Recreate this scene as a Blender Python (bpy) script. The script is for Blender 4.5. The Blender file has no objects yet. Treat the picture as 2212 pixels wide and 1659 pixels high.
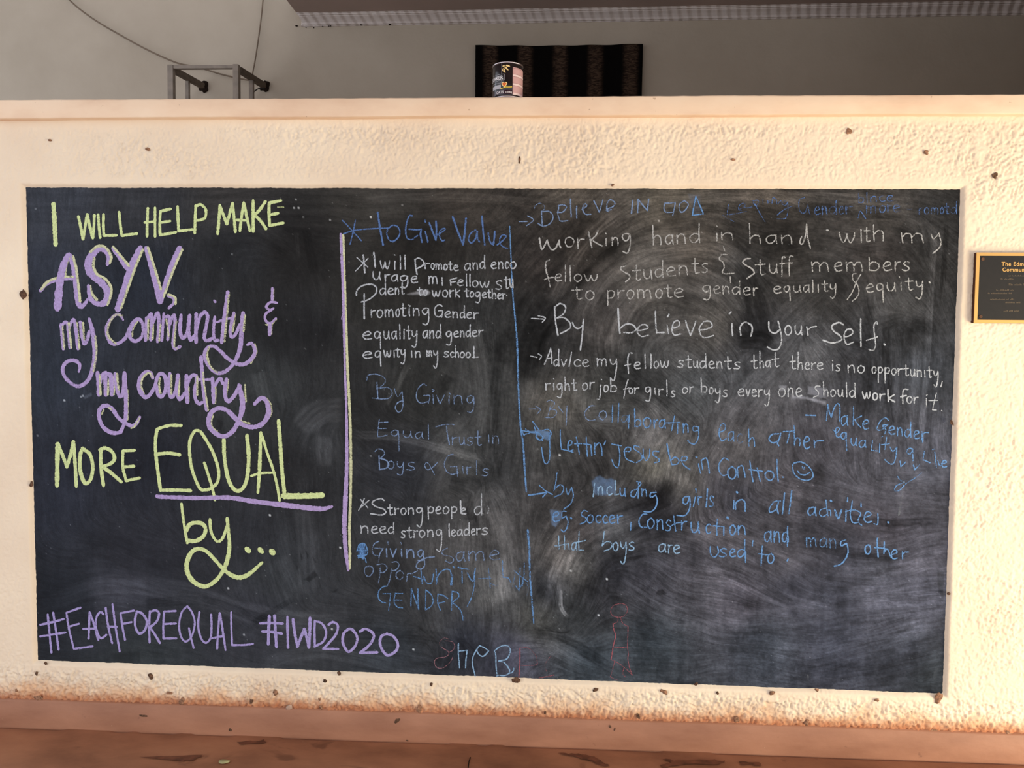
import bpy, bmesh, math, random
import numpy as np
from mathutils import Vector, Matrix
rng = np.random.default_rng(7)
random.seed(7)
sc = bpy.context.scene
C = sc.collection

# ---------------------------------------------------------------- camera
FPX, CX, CY = 1661.0, 1106.0, 829.5
YAW, PITCH, ROLL = 0.05039169, -0.05072804, 0.0102546
EYE = np.array([0.25115093, -2.65298237, 1.16985223])
_F = np.array([-math.sin(YAW) * math.cos(PITCH), math.cos(YAW) * math.cos(PITCH), math.sin(PITCH)])
_R = np.array([math.cos(YAW), math.sin(YAW), 0.0])
_U = np.cross(_R, _F)
R_ = math.cos(ROLL) * _R + math.sin(ROLL) * _U
U_ = -math.sin(ROLL) * _R + math.cos(ROLL) * _U
cam = bpy.data.objects.new('camera', bpy.data.cameras.new('camera'))
C.objects.link(cam)
cam.data.sensor_width = 36.0
cam.data.lens = FPX / 2212 * 36
cam.data.clip_start = 0.05
cam.matrix_world = Matrix(((R_[0], U_[0], -_F[0], EYE[0]), (R_[1], U_[1], -_F[1], EYE[1]), (R_[2], U_[2], -_F[2], EYE[2]), (0, 0, 0, 1)))
sc.camera = cam

# ---------------------------------------------------------------- light
sc.view_settings.view_transform = 'Standard'
sc.view_settings.look = 'None'
sc.view_settings.gamma = 1.0
sc.view_settings.exposure = 0.47
sc.cycles.transparent_max_bounces = 48
w = bpy.data.worlds.new('world')
sc.world = w
w.use_nodes = True
w.node_tree.nodes['Background'].inputs[0].default_value = (0.92, 0.95, 1.04, 1)
w.node_tree.nodes['Background'].inputs[1].default_value = 1.12


def area(name, loc, target, sx, sy, power, col):
    l = bpy.data.lights.new(name, 'AREA')
    l.shape = 'RECTANGLE'
    l.size, l.size_y, l.energy, l.color = sx, sy, power, col
    o = bpy.data.objects.new(name, l)
    C.objects.link(o)
    o.location = loc
    o.rotation_euler = (Vector(target) - Vector(loc)).to_track_quat('-Z', 'Y').to_euler()
    return o


# daylight bounced up from the sunlit ground at the open right side of the veranda
area('daylight_right', (4.4, -2.3, -0.1), (1.6, 0.0, 1.5), 1.8, 1.5, 145, (1.0, 0.84, 0.53))
# the nearest patch of sunlit ground, just past the right end of the parapet
area('sunlit_ground_bounce', (3.15, -1.0, -0.2), (2.35, 0.0, 0.75), 1.0, 0.8, 34, (1.0, 0.88, 0.68))
# window light on the left of the back room
area('window_left', (-4.2, 1.0, 2.6), (0.0, 2.2, 2.2), 1.2, 1.6, 6, (0.66, 0.84, 1.0))

# how bright a white surface on the board is under this light (red, green, blue rows; constant, x, x2, y, xy)
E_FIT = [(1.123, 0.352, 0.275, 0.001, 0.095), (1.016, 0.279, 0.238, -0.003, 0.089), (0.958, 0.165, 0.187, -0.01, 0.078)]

# ---------------------------------------------------------------- helpers


def ray(px, py, y=0.0):
    """photo pixel -> the point where that line of sight meets the upright plane at depth y"""
    px = np.asarray(px, float); py = np.asarray(py, float)
    a = (px - CX) / FPX; b = -(py - CY) / FPX
    d = a[..., None] * R_ + b[..., None] * U_ + _F
    t = (y - EYE[1]) / d[..., 1]
    return EYE + t[..., None] * d


def s2l(c):
    c = np.asarray(c, float) / 255.0
    return np.where(c <= 0.04045, c / 12.92, ((c + 0.055) / 1.055) ** 2.4)


def rgba(c):
    v = s2l(c)
    return (float(v[0]), float(v[1]), float(v[2]), 1.0)


def tag(o, label=None, cat=None, group=None, kind=None):
    if label: o['label'] = label
    if cat: o['category'] = cat
    if group: o['group'] = group
    if kind: o['kind'] = kind
    return o


def empty(name, loc):
    o = bpy.data.objects.new(name, None)
    C.objects.link(o)
    o.location = loc
    o.empty_display_size = 0.05
    return o


def link(name, me, mat, parent=None, smooth=False):
    o = bpy.data.objects.new(name, me)
    C.objects.link(o)
    if mat: me.materials.append(mat)
    if parent is not None:
        o.parent = parent
        o.matrix_parent_inverse = Matrix.Translation(-Vector(parent.location))
    if smooth:
        me.polygons.foreach_set('use_smooth', [True] * len(me.polygons))
    return o


def bm_link(name, bm, mat, parent=None, smooth=False):
    me = bpy.data.meshes.new(name)
    bmesh.ops.recalc_face_normals(bm, faces=bm.faces)
    bm.to_mesh(me); bm.free()
    return link(name, me, mat, parent, smooth)


def add_box(bm, lo, hi):
    vs = [bm.verts.new((x, y, z)) for x in (lo[0], hi[0]) for y in (lo[1], hi[1]) for z in (lo[2], hi[2])]
    for f in ((0, 1, 3, 2), (4, 6, 7, 5), (0, 4, 5, 1), (2, 3, 7, 6), (0, 2, 6, 4), (1, 5, 7, 3)):
        bm.faces.new([vs[i] for i in f])


def box(name, lo, hi, mat, parent=None, bevel=0.0, seg=2):
    bm = bmesh.new(); add_box(bm, lo, hi)
    if bevel:
        bmesh.ops.bevel(bm, geom=bm.edges[:], offset=bevel, segments=seg, affect='EDGES')
    return bm_link(name, bm, mat, parent)


def tube_bm(bm, pts, r, n=8, square=False):
    pts = [Vector(p) for p in pts]
    rings = []
    for i, p in enumerate(pts):
        t = (pts[min(i + 1, len(pts) - 1)] - pts[max(i - 1, 0)]).normalized()
        ref = Vector((0, 0, 1)) if abs(t.z) < 0.9 else Vector((0, 1, 0))
        a = t.cross(ref).normalized(); b = a.cross(t)
        k = 4 if square else n
        ring = []
        for j in range(k):
            th = 2 * math.pi * (j + (0.5 if square else 0)) / k
            rr = r * (math.sqrt(2) if square else 1)
            ring.append(bm.verts.new(p + rr * (math.cos(th) * a + math.sin(th) * b)))
        rings.append(ring)
    k = len(rings[0])
    for i in range(len(rings) - 1):
        for j in range(k):
            bm.faces.new((rings[i][j], rings[i][(j + 1) % k], rings[i + 1][(j + 1) % k], rings[i + 1][j]))
    bm.faces.new(rings[0][::-1]); bm.faces.new(rings[-1])


def tube(name, pts, r, mat, parent=None, n=8, square=False):
    bm = bmesh.new(); tube_bm(bm, pts, r, n, square)
    return bm_link(name, bm, mat, parent, smooth=not square)


class NT:
    """small node-tree writer"""
    def __init__(self, name):
        self.m = bpy.data.materials.new(name); self.m.use_nodes = True
        self.t = self.m.node_tree; self.b = self.t.nodes['Principled BSDF']
        self.out = self.t.nodes['Material Output']
    def n(self, kind, **kw):
        nd = self.t.nodes.new('ShaderNode' + kind)
        for k, v in kw.items():
            if k[0] == 'i' and k[1:].isdigit(): self.set(nd.inputs[int(k[1:])], v)
            else: setattr(nd, k, v)
        return nd
    def set(self, sock, v):
        if hasattr(v, 'is_linked'): self.t.links.new(v, sock)
        else: sock.default_value = v
    def math(self, op, a, b=0.0, clamp=False):
        nd = self.n('Math', operation=op, use_clamp=clamp); self.set(nd.inputs[0], a); self.set(nd.inputs[1], b)
        return nd.outputs[0]
    def coord(self, scale=(1, 1, 1), rot=(0, 0, 0)):
        tc = self.n('TexCoord'); mp = self.n('Mapping')
        self.t.links.new(tc.outputs['Object'], mp.inputs[0])
        mp.inputs['Scale'].default_value = scale; mp.inputs['Rotation'].default_value = rot
        return mp.outputs[0]
    def noise(self, vec, scale, detail=3.0, rough=0.5, dist=0.0):
        nd = self.n('TexNoise'); self.set(nd.inputs['Vector'], vec)
        nd.inputs['Scale'].default_value = scale; nd.inputs['Detail'].default_value = detail
        nd.inputs['Roughness'].default_value = rough; nd.inputs['Distortion'].default_value = dist
        return nd.outputs[0]
    def voro(self, vec, scale, feature='F1'):
        nd = self.n('TexVoronoi', feature=feature); self.set(nd.inputs['Vector'], vec); nd.inputs['Scale'].default_value = scale
        return nd.outputs[0]
    def ramp(self, fac, stops):
        nd = self.n('ValToRGB'); self.set(nd.inputs[0], fac)
        e = nd.color_ramp.elements
        while len(e) < len(stops): e.new(0.5)
        for el, (p, c) in zip(e, stops): el.position = p; el.color = c if len(c) == 4 else (*c, 1)
        return nd.outputs[0]
    def sstep(self, v, a, b):
        nd = self.n('MapRange', interpolation_type='SMOOTHSTEP'); self.set(nd.inputs[0], v)
        nd.inputs[1].default_value = a; nd.inputs[2].default_value = b
        return nd.outputs[0]
    def mix(self, f, a, b, blend='MIX'):
        nd = self.n('Mix', data_type='RGBA', blend_type=blend)
        self.set(nd.inputs[0], f); self.set(nd.inputs[6], a); self.set(nd.inputs[7], b)
        return nd.outputs[2]
    def bump(self, h, dist, strength=1.0, normal=None):
        nd = self.n('Bump'); self.set(nd.inputs['Height'], h); nd.inputs['Distance'].default_value = dist
        nd.inputs['Strength'].default_value = strength
        if normal: self.set(nd.inputs['Normal'], normal)
        return nd.outputs[0]
    def xyz(self, vec=None):
        if vec is None: vec = self.n('NewGeometry').outputs[0]
        s = self.n('SeparateXYZ'); self.set(s.inputs[0], vec)
        return s.outputs
    def fin(self, color=None, rough=0.8, spec=0.2, metal=0.0, normal=None):
        if color is not None: self.set(self.b.inputs['Base Color'], color)
        self.set(self.b.inputs['Roughness'], rough)
        self.b.inputs['Specular IOR Level'].default_value = spec
        self.b.inputs['Metallic'].default_value = metal
        if normal is not None: self.set(self.b.inputs['Normal'], normal)
        return self.m


def simple(name, c, rough=0.7, spec=0.2, metal=0.0, var=0.08, nscale=20):
    t = NT(name); v = t.coord()
    n = t.noise(v, nscale, 4)
    c = np.array(c, float)
    col = t.ramp(n, [(0.3, rgba(np.clip(c * (1 - var), 0, 255))), (0.7, rgba(np.clip(c * (1 + var), 0, 255)))])
    return t.fin(col, rough, spec, metal)

# ---------------------------------------------------------------- numpy noise


def vnoise(x, y, seed=0):
    """smooth value noise 0..1"""
    r = np.random.default_rng(seed).random((257, 257)).astype(np.float32)
    xi = np.floor(x).astype(int); yi = np.floor(y).astype(int)
    fx = (x - xi).astype(np.float32); fy = (y - yi).astype(np.float32)
    fx = fx * fx * (3 - 2 * fx); fy = fy * fy * (3 - 2 * fy)
    x0, x1, y0, y1 = xi % 257, (xi + 1) % 257, yi % 257, (yi + 1) % 257
    return (r[y0, x0] * (1 - fx) + r[y0, x1] * fx) * (1 - fy) + (r[y1, x0] * (1 - fx) + r[y1, x1] * fx) * fy


def fbm(x, y, seed=0, o=4, rough=0.5):
    s = 0.0; a = 1.0; t = 0.0
    for k in range(o):
        s = s + a * vnoise(x * 2 ** k + 17.3 * k, y * 2 ** k + 5.1 * k, seed + k); t += a; a *= rough
    return s / t


def sst(v, a, b):
    t = np.clip((v - a) / (b - a), 0, 1)
    return t * t * (3 - 2 * t)


def grid_mesh(name, P, keep=None):
    """P (rows, cols, 3) -> quad mesh"""
    n, m = P.shape[:2]
    idx = np.arange(n * m).reshape(n, m)
    q = np.stack([idx[:-1, :-1], idx[:-1, 1:], idx[1:, 1:], idx[1:, :-1]], -1).reshape(-1, 4)
    if keep is not None:
        q = q[keep[:-1, :-1].reshape(-1)]
    used, inv = np.unique(q, return_inverse=True)
    q = inv.reshape(-1, 4)
    co = P.reshape(-1, 3)[used]
    me = bpy.data.meshes.new(name)
    me.vertices.add(len(co)); me.vertices.foreach_set('co', co.astype(np.float32).ravel())
    me.loops.add(q.size); me.loops.foreach_set('vertex_index', q.astype(np.int32).ravel())
    me.polygons.add(len(q)); me.polygons.foreach_set('loop_start', np.arange(0, q.size, 4, dtype=np.int32))
    me.polygons.foreach_set('use_smooth', np.ones(len(q), bool))
    me.update(calc_edges=True)
    return me, used


# ---------------------------------------------------------------- materials
t = NT('plaster')
v = t.coord(); X = t.xyz()
big = t.noise(v, 2.2, 4); fine = t.noise(v, 160, 3)
base = t.ramp(big, [(0.3, rgba((232, 213, 188))), (0.7, rgba((245, 230, 205)))])
# rust-red dust splashed up from the floor, with a ragged upper limit
ragged = t.math('ADD', X[2], t.math('MULTIPLY', t.math('SUBTRACT', t.noise(v, 9, 5, 0.65), 0.5), 0.16))
rag2 = t.math('ADD', X[2], t.math('MULTIPLY', t.math('SUBTRACT', t.noise(v, 40, 4, 0.6), 0.5), 0.06))
f1 = t.math('SUBTRACT', 1.0, t.sstep(ragged, -0.125, -0.05))
f2 = t.math('SUBTRACT', 1.0, t.sstep(rag2, -0.135, -0.09))
base = t.mix(t.math('MULTIPLY', f1, 0.62), base, rgba((218, 158, 104)))
base = t.mix(t.math('MULTIPLY', f2, 0.85), base, rgba((176, 108, 72)))
gr = t.sstep(t.noise(v, 6, 5, 0.6), 0.62, 0.78)
base = t.mix(t.math('MULTIPLY', gr, 0.25), base, rgba((196, 172, 146)))
M_PLASTER = t.fin(base, 0.9, 0.15, 0, t.bump(fine, 0.0012, 0.6))

t = NT('smooth_render')
v = t.coord((0.5, 1, 1))
a = t.noise(v, 5, 5, 0.6); b = t.noise(v, 30, 4)
base = t.ramp(a, [(0.32, rgba((224, 192, 164))), (0.55, rgba((238, 212, 184))), (0.75, rgba((242, 220, 194)))])
sp = t.sstep(t.noise(t.coord((1, 1, 1)), 55, 2), 0.74, 0.78)
base = t.mix(t.math('MULTIPLY', sp, 0.5), base, rgba((150, 112, 86)))
M_COPING = t.fin(base, 0.8, 0.2, 0, t.bump(b, 0.002, 0.4))

t = NT('skirting_paint')
v = t.coord((0.6, 1, 2.0)); v2 = t.coord()
a = t.noise(v, 6, 5, 0.6)
base = t.ramp(a, [(0.3, rgba((146, 100, 76))), (0.7, rgba((172, 123, 96)))])
dk = t.sstep(t.noise(v2, 26, 4, 0.6), 0.68, 0.8)
base = t.mix(t.math('MULTIPLY', dk, 0.5), base, rgba((96, 66, 54)))
wt = t.sstep(t.noise(v2, 75, 2), 0.79, 0.82)
base = t.mix(t.math('MULTIPLY', wt, 0.7), base, rgba((214, 190, 150)))
M_SKIRT = t.fin(base, 0.5, 0.35, 0, t.bump(t.noise(v2, 30, 4), 0.003, 0.35))

t = NT('floor_paint')
v = t.coord((0.55, 1, 1)); v2 = t.coord()
a = t.noise(v, 4, 6, 0.62)
base = t.ramp(a, [(0.3, rgba((112, 72, 52))), (0.55, rgba((156, 106, 78))), (0.75, rgba((174, 124, 92)))])
st = t.sstep(t.noise(v, 7, 4, 0.55, 0.6), 0.60, 0.68)
base = t.mix(t.math('MULTIPLY', st, 0.55), base, rgba((78, 46, 34)))
wt = t.sstep(t.noise(v2, 70, 2), 0.79, 0.83)
base = t.mix(t.math('MULTIPLY', wt, 0.7), base, rgba((200, 176, 140)))
M_FLOOR = t.fin(base, 0.45, 0.35, 0, t.bump(t.noise(v2, 12, 5), 0.004, 0.4))

t = NT('back_wall_paint')
v = t.coord()
a = t.noise(v, 1.6, 5, 0.6)
base = t.ramp(a, [(0.3, rgba((160, 147, 130))), (0.7, rgba((172, 159, 142)))])
M_BACK = t.fin(base, 0.85, 0.15, 0, t.bump(t.noise(v, 40, 4), 0.002, 0.5))
M_CEIL = simple('ceiling_board', (150, 132, 122), 0.9, 0.1, 0, 0.05, 2)

t = NT('cornice_paint')
tc = t.n('TexCoord'); mp = t.n('Mapping'); t.t.links.new(tc.outputs['Object'], mp.inputs[0])
mp.inputs['Rotation'].default_value = (0, math.radians(35), 0)
wv = t.n('TexWave', wave_type='BANDS', bands_direction='X'); t.t.links.new(mp.outputs[0], wv.inputs[0])
wv.inputs['Scale'].default_value = 6.5; wv.inputs['Distortion'].default_value = 0.4
M_CORN = t.fin(rgba((192, 180, 172)), 0.7, 0.25, 0, t.bump(wv.outputs[1], 0.014, 0.7))

M_SOOT = simple('dark_gap_dirt', (34, 26, 21), 0.95, 0.05, 0, 0.2, 60)
M_MUD = simple('dried_mud', (140, 106, 84), 0.95, 0.05, 0, 0.25, 120)
M_HOLE = simple('dark_pit', (92, 70, 56), 0.95, 0.05, 0, 0.3, 120)
M_STEEL = simple('bracket_paint', (126, 114, 102), 0.6, 0.3, 0, 0.08, 25)
M_STEELD = simple('bracket_dark', (86, 74, 62), 0.7, 0.2, 0, 0.15, 25)  # darker grey-brown for the arms
M_CABLE = simple('cable_sheath', (104, 88, 72), 0.6, 0.3, 0, 0.05, 25)
M_BLACKWIRE = simple('black_wire', (24, 20, 18), 0.6, 0.3)

# ---------------------------------------------------------------- the setting
XL, XR = -2.7, 2.7
ZTOP = float(ray(1106, 209, -0.041)[2]); ZBOT = float(ray(1106, 250.5, -0.041)[2])
ZSK = float(ray(1106, 1545, -0.012)[2]); ZFL = float(ray(1106, 1609, -0.018)[2])
BQ = [(58, 407), (2072, 411), (2034, 1496), (84, 1424)]      # corners of the painted board
BW = [ray(x, y) for x, y in BQ]

wall = empty('wall_front', (0, 0.1, ZFL)); tag(wall, 'cream rough plastered parapet wall that carries the blackboard', 'wall', kind='structure')
box('wall_core', (XL, 0.012, ZFL), (XR, 0.2, ZBOT + 0.005), M_BACK, wall)
st = 0.0035
gx = np.arange(XL, XR, st); gz = np.arange(ZFL + 0.02, ZBOT + 0.01, st)
GX, GZ = np.meshgrid(gx, gz)


def quad_sd(X, Z, Q):
    """signed distance-like: negative inside the quad"""
    d = None
    for i in range(4):
        a, b = Q[i], Q[(i + 1) % 4]
        ex, ez = b[0] - a[0], b[2] - a[2]; L = math.hypot(ex, ez)
        s = -(-(X - a[0]) * ez + (Z - a[2]) * ex) / L * -1
        d = s if d is None else np.maximum(d, s)
    return d


SD = quad_sd(GX, GZ, BW)
if SD[len(gz) // 2, len(gx) // 2] > 0: raise RuntimeError('sign')
wx = fbm(GX * 22, GZ * 22, 3, 2) * 0.9; wz = fbm(GX * 22, GZ * 22, 9, 2) * 0.9
n1 = fbm(GX * 92 + wx * 4, GZ * 92 + wz * 4, 21, 2)
ridge = 1 - np.abs(2 * n1 - 1) * 2.2
n2 = fbm(GX * 150 + wx, GZ * 150 + wz, 33, 2)
patch = 0.55 + 0.45 * sst(fbm(GX * 2.6, GZ * 4.0, 51, 3), 0.36, 0.6)
patch = patch * (0.35 + 0.65 * sst(GX, -1.75, -0.9))
low = sst(-GZ, -0.03, 0.05)
patch = np.maximum(patch, 1.35 * low)
edge = sst(SD, 0.005, 0.05) * (0.25 + 0.75 * sst(ZBOT - GZ, 0.01, 0.04))
disp = (np.clip(ridge, -0.2, 1) * 0.0040 + (n2 - 0.5) * 0.0050) * patch * edge
disp = disp + (fbm(GX * 5, GZ * 5, 77, 3) - 0.5) * 0.004 * sst(SD, 0.0, 0.1)
jit = (fbm(GX * 11, GZ * 11, 5, 5, 0.6) - 0.5) * 0.005 + (vnoise(GX * 140, GZ * 140, 6) - 0.5) * 0.0016
lift = sst(SD + jit, -0.006, 0.018)
PY = 0.006 - 0.018 * lift - disp
P = np.stack([GX, PY, GZ], -1)
me, _ = grid_mesh('plaster', P, SD > -0.03)
link('plaster', me, M_PLASTER, wall)

# coping: a slightly uneven smooth band
xs = np.linspace(XL, XR, 260)
prof = [(0.21, ZTOP), (-0.036, ZTOP), (-0.0395, ZTOP - 0.001), (-0.041, ZTOP - 0.005), (-0.041, ZBOT + 0.004), (-0.040, ZBOT + 0.001), (-0.037, ZBOT), (0.0, ZBOT), (0.21, ZBOT)]
Pc = np.zeros((len(prof), len(xs), 3))
for i, (y, z) in enumerate(prof):
    Pc[i, :, 0] = xs
    k = 1.0 if y < 0.1 else 0.0
    Pc[i, :, 1] = y + k * 0.004 * (fbm(xs * 1.3, xs * 0 + 0.3, 11, 3) - 0.5)
    Pc[i, :, 2] = z + k * 0.004 * (fbm(xs * 1.7, xs * 0 + i * 0.0, 12 + (i > 4), 3) - 0.5) + k * 0.0012 * (vnoise(xs * 40, xs * 0, 14 + (i > 4)) - 0.5)
me, _ = grid_mesh('trim_1', Pc)
tag(link('trim_1', me, M_COPING), 'smooth cream coping ledge along the wall top', 'coping', kind='structure')

# skirting and floor
prof = [(0.0, ZSK + 0.004), (-0.011, ZSK + 0.0015), (-0.019, ZSK - 0.002), (-0.022, ZSK - 0.006), (-0.022, ZFL - 0.01)]
Pc = np.zeros((len(prof), len(xs), 3))
for i, (y, z) in enumerate(prof):
    Pc[i, :, 0] = xs
    Pc[i, :, 1] = y + 0.003 * (fbm(xs * 3, xs * 0 + 0.3, 41, 3) - 0.5)
    Pc[i, :, 2] = z + (0.005 * (fbm(xs * 2.2, xs * 0 + i * 0.1, 42, 3) - 0.5) if i < 4 else 0)
me, _ = grid_mesh('baseboard_front', Pc)
tag(link('baseboard_front', me, M_SKIRT), 'brown painted skirting along the wall foot', 'skirting', kind='structure')
gx = np.arange(-4.5, 4.5, 0.02); gy = np.concatenate([np.arange(-4.5, -0.4, 0.1), np.arange(-0.4, 0.0, 0.008)])
GX2, GY2 = np.meshgrid(gx, gy)
near = sst(GY2, -0.06, -0.02)
PZ = ZFL + 0.004 * (fbm(GX2 * 3, GY2 * 5, 61, 4) - 0.5) - 0.006 * sst(GY2, -0.035, -0.02) * (fbm(GX2 * 4, GY2 * 0 + 0.5, 62, 3) > 0.42)
me, _ = grid_mesh('floor', np.stack([GX2, GY2, PZ], -1))
tag(link('floor', me, M_FLOOR), 'brown painted concrete floor', 'floor', kind='structure')
box('floor', (-4.5, 0.15, ZFL - 0.05), (4.5, 2.3, ZFL), M_FLOOR)
tag(bpy.data.objects['floor.001'], 'floor of the room behind the parapet', 'floor', kind='structure')

# room behind
YB = 2.2
pc = ray(640, 22, YB - 0.10)
ZC = float(pc[2]); XC = float(pc[0])
tag(box('wall_back', (-4.5, YB, ZFL), (4.2, YB + 0.15, 5.0), M_BACK), 'plain grey cream back wall of the room behind', 'wall', kind='structure')
tag(box('wall_right_unseen', (3.4, 0.2, ZFL), (3.55, YB, ZC + 0.14), M_BACK), 'right side wall of the room behind', 'wall', kind='structure')
tag(box('ceiling', (XC, -3.4, ZC), (4.15, YB, ZC + 0.14), M_CEIL), 'dim ceiling above the back room', 'ceiling', kind='structure')  # front part runs on unseen over the viewer, added to block top light
for vv in bpy.data.objects['ceiling'].data.vertices:      # the ceiling board sags a little to the left
    vv.co.z += -0.0146 + 0.0246 * (vv.co.x - XC) / (3.4 - XC)
tag(box('wall_right_unseen', (2.72, 0.0, ZFL), (3.55, 0.2, ZC), M_PLASTER), 'unseen pier added past the parapet end to block light', 'wall', kind='structure')  # out of view, added to keep the right lamp out of the back room
tag(box('trim_light_block', (XC, -3.5, 2.35), (4.15, -3.3, ZC), M_BACK), 'unseen beam added behind the viewer to block sky light', 'beam', kind='structure')  # added out of view, hangs low to keep sky light off the back wall
tag(box('wall_left_light_block', (-4.65, 1.9, ZFL), (-4.5, YB, 5.0), M_BACK), 'unseen wall piece added at the left to block light', 'wall', kind='structure')  # out of view, added to cut the light entering the back room
tag(box('ceiling', (-4.65, -3.4, 4.9), (XC, YB, 5.0), M_CEIL), 'unseen roof added over the left part to block sky light', 'ceiling', kind='structure')  # added above the view to shut out the sky on the left
# cornice: stepped cyma profile run along the back wall
zb = float(ray(1106, 48, YB)[2]) 
hh = ZC - zb
prof = [(0.0, 0.0), (0.008, 0.0), (0.010, 0.06), (0.022, 0.09), (0.030, 0.30), (0.05, 0.52), (0.075, 0.70), (0.078, 0.78), (0.088, 0.80), (0.092, 0.93), (0.10, 0.95), (0.10, 1.0), (0.0, 1.0)]
bm = bmesh.new()
x0, x1 = XC, 3.4
ra = [bm.verts.new((x0 + (0.012 if 2 < i < 9 else 0.0), YB - y, zb + hh * z - 0.0146)) for i, (y, z) in enumerate(prof)]
rb = [bm.verts.new((x1, YB - y, zb + hh * z + 0.010)) for y, z in prof]
for i in range(len(prof) - 1):
    bm.faces.new((ra[i], ra[i + 1], rb[i + 1], rb[i]))
bm.faces.new(ra[::-1])
corn = bm_link('trim_2', bm, M_CORN); tag(corn, 'moulded plaster cornice along the back wall', 'cornice', kind='structure')
bm = bmesh.new()
for px, py, rx, rz in [(640.5, 56, .009, .004), (634, 8.5, .004, .005), (697, 57, .004, .002), (710, 56.5, .006, .002), (714, 56, .004, .003), (780, 54, .006, .004), (842, 53, .008, .006), (661, 59, .004, .003), (678, 60, .003, .003)]:
    p = ray(px, py, YB - 0.012)
    bmesh.ops.create_icosphere(bm, subdivisions=2, radius=1, matrix=Matrix.Translation(Vector(p)) @ Matrix.Diagonal((rx, 0.006, rz, 1)))
bm_link('dirt_specks', bm, M_SOOT, corn)

# ---------------------------------------------------------------- marks on the wall: holes, mud, chips and one painted shadow


def lump(name, px, py, rx, rz, mat, parent, y=-0.014, dep=0.006, seed=0):
    r = random.Random(seed)
    bm = bmesh.new()
    bmesh.ops.create_icosphere(bm, subdivisions=3, radius=1)
    for vv in bm.verts:
        n = vnoise(np.array([vv.co.x * 1.7 + seed * 3.1 + 9]), np.array([vv.co.z * 1.7 + vv.co.y + seed + 5]), 71)[0]
        vv.co *= 0.6 + 0.8 * n
    p = ray(px, py, y)
    S = 0.0012
    bm.transform(Matrix.Translation(Vector(p)) @ Matrix.Rotation(r.uniform(-.5, .5), 4, 'Y') @ Matrix.Diagonal((rx * S, dep, rz * S, 1)))
    return bm_link(name, bm, mat, parent, True)


MUD = [(1834, 284, 8, 8, 0), (2149, 379, 8, 8, 1), (79, 1455, 4, 6, 1), (84, 1508, 14, 9, 0), (325, 1461, 7, 9, 1), (393, 1515, 8, 11, 0),
       (543, 1515, 4, 9, 1), (691, 1510, 5, 5, 0), (693, 1527, 6, 7, 0), (732, 1454, 5, 8, 1), (702, 1471, 5, 5, 1), (905, 1532, 7, 11, 0), (932, 1478, 4, 5, 1),
       (1115, 1470, 11, 9, 1), (1286, 1490, 8, 5, 1), (1434, 1494, 11, 6, 0), (1378, 1547, 5, 9, 1), (1591, 1553, 8, 9, 0), (1668, 1497, 8, 6, 0),
       (1742, 1560, 7, 9, 0), (2027, 1509, 10, 16, 0), (2013, 1580, 14, 6, 0), (2033, 1585, 10, 8, 0), (2178, 1584, 7, 6, 0), (1178, 1539, 3, 5, 1),
       (1893, 1512, 7, 4, 0), (50, 636, 9, 14, 1), (68, 1046, 5, 8, 1), (2056, 913, 4, 8, 1), (2049, 1282, 5, 4, 1), (1122, 346, 3, 9, 1), (1700, 246, 4, 4, 0),  # the mark by the board's left edge is a small shadow made as a dark lump
       (1323, 400, 5, 3, 0), (320, 322, 8, 4, 0), (107, 303, 7, 3, 0), (36, 1491, 5, 4, 0), (99, 1433, 5, 5, 1), (1550, 1497, 4, 4, 1), (365, 1497, 9, 4, 0),
       (1504, 1478, 6, 4, 1), (1765, 1490, 6, 4, 0), (595, 1496, 8, 8, 0), (1583, 345, 7, 3, 0), (2000, 329, 6, 7, 0)]
for i, (px, py, rx, rz, k) in enumerate(MUD):
    lump('pit_shadow_mark' if k else 'mud_spot', px, py, rx, rz, M_HOLE if k else M_MUD, wall, y=-0.0155, dep=0.002 if k else 0.004, seed=i)
for i, (px, py, rx, rz) in enumerate([(497, 1577, 5, 5), (858, 1557, 9, 5), (1318, 1569, 3, 5), (1328, 1575, 2, 4), (310, 1546, 12, 3), (880, 1600, 4, 2)]):
    lump('paint_chip', px, py, rx, rz, M_HOLE, bpy.data.objects['baseboard_front'], y=-0.0225, dep=0.0015, seed=90 + i)
# pale filler smear on the skirting
M_FILL = simple('pale_filler', (176, 150, 132), 0.8, 0.1, 0, 0.12, 60)
lump('filler_smear', 625, 1528, 11, 9, M_FILL, bpy.data.objects['baseboard_front'], y=-0.0205, dep=0.003, seed=120)
# dark stains on the floor
fl = bpy.data.objects['floor']


def at_floor(px, py, z):
    d = (px - CX) / FPX * R_ - (py - CY) / FPX * U_ + _F
    return EYE + (z - EYE[2]) / d[2] * d


M_STAIN = simple('floor_stain', (96, 58, 42), 0.5, 0.3, 0, 0.25, 30)
for i, pts in enumerate([[(1205, 1626), (1250, 1628), (1285, 1634), (1300, 1645), (1318, 1655), (1296, 1653), (1276, 1643), (1240, 1634)],
                         [(1432, 1640), (1480, 1642), (1540, 1641), (1566, 1644), (1550, 1652), (1500, 1650), (1470, 1652), (1430, 1659), (1425, 1652), (1448, 1646)],
                         [(1596, 1645), (1640, 1647), (1645, 1653), (1600, 1652)], [(512, 1602), (570, 1599), (575, 1604), (520, 1608)], [(300, 1635), (440, 1630), (420, 1641), (390, 1644)]]):
    bm = bmesh.new()
    c = np.mean(pts, 0)
    ring = []
    n = len(pts)
    for k in range(n * 6):
        a = np.array(pts[k // 6]); b = np.array(pts[(k // 6 + 1) % n]); q = a + (b - a) * (k % 6) / 6
        q = q + rng.normal(0, 0.9, 2)
        ring.append(bm.verts.new(at_floor(q[0], q[1], ZFL + 0.0035)))
    bm.faces.new(ring)
    bm_link('floor_stain', bm, M_STAIN, fl)
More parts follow.
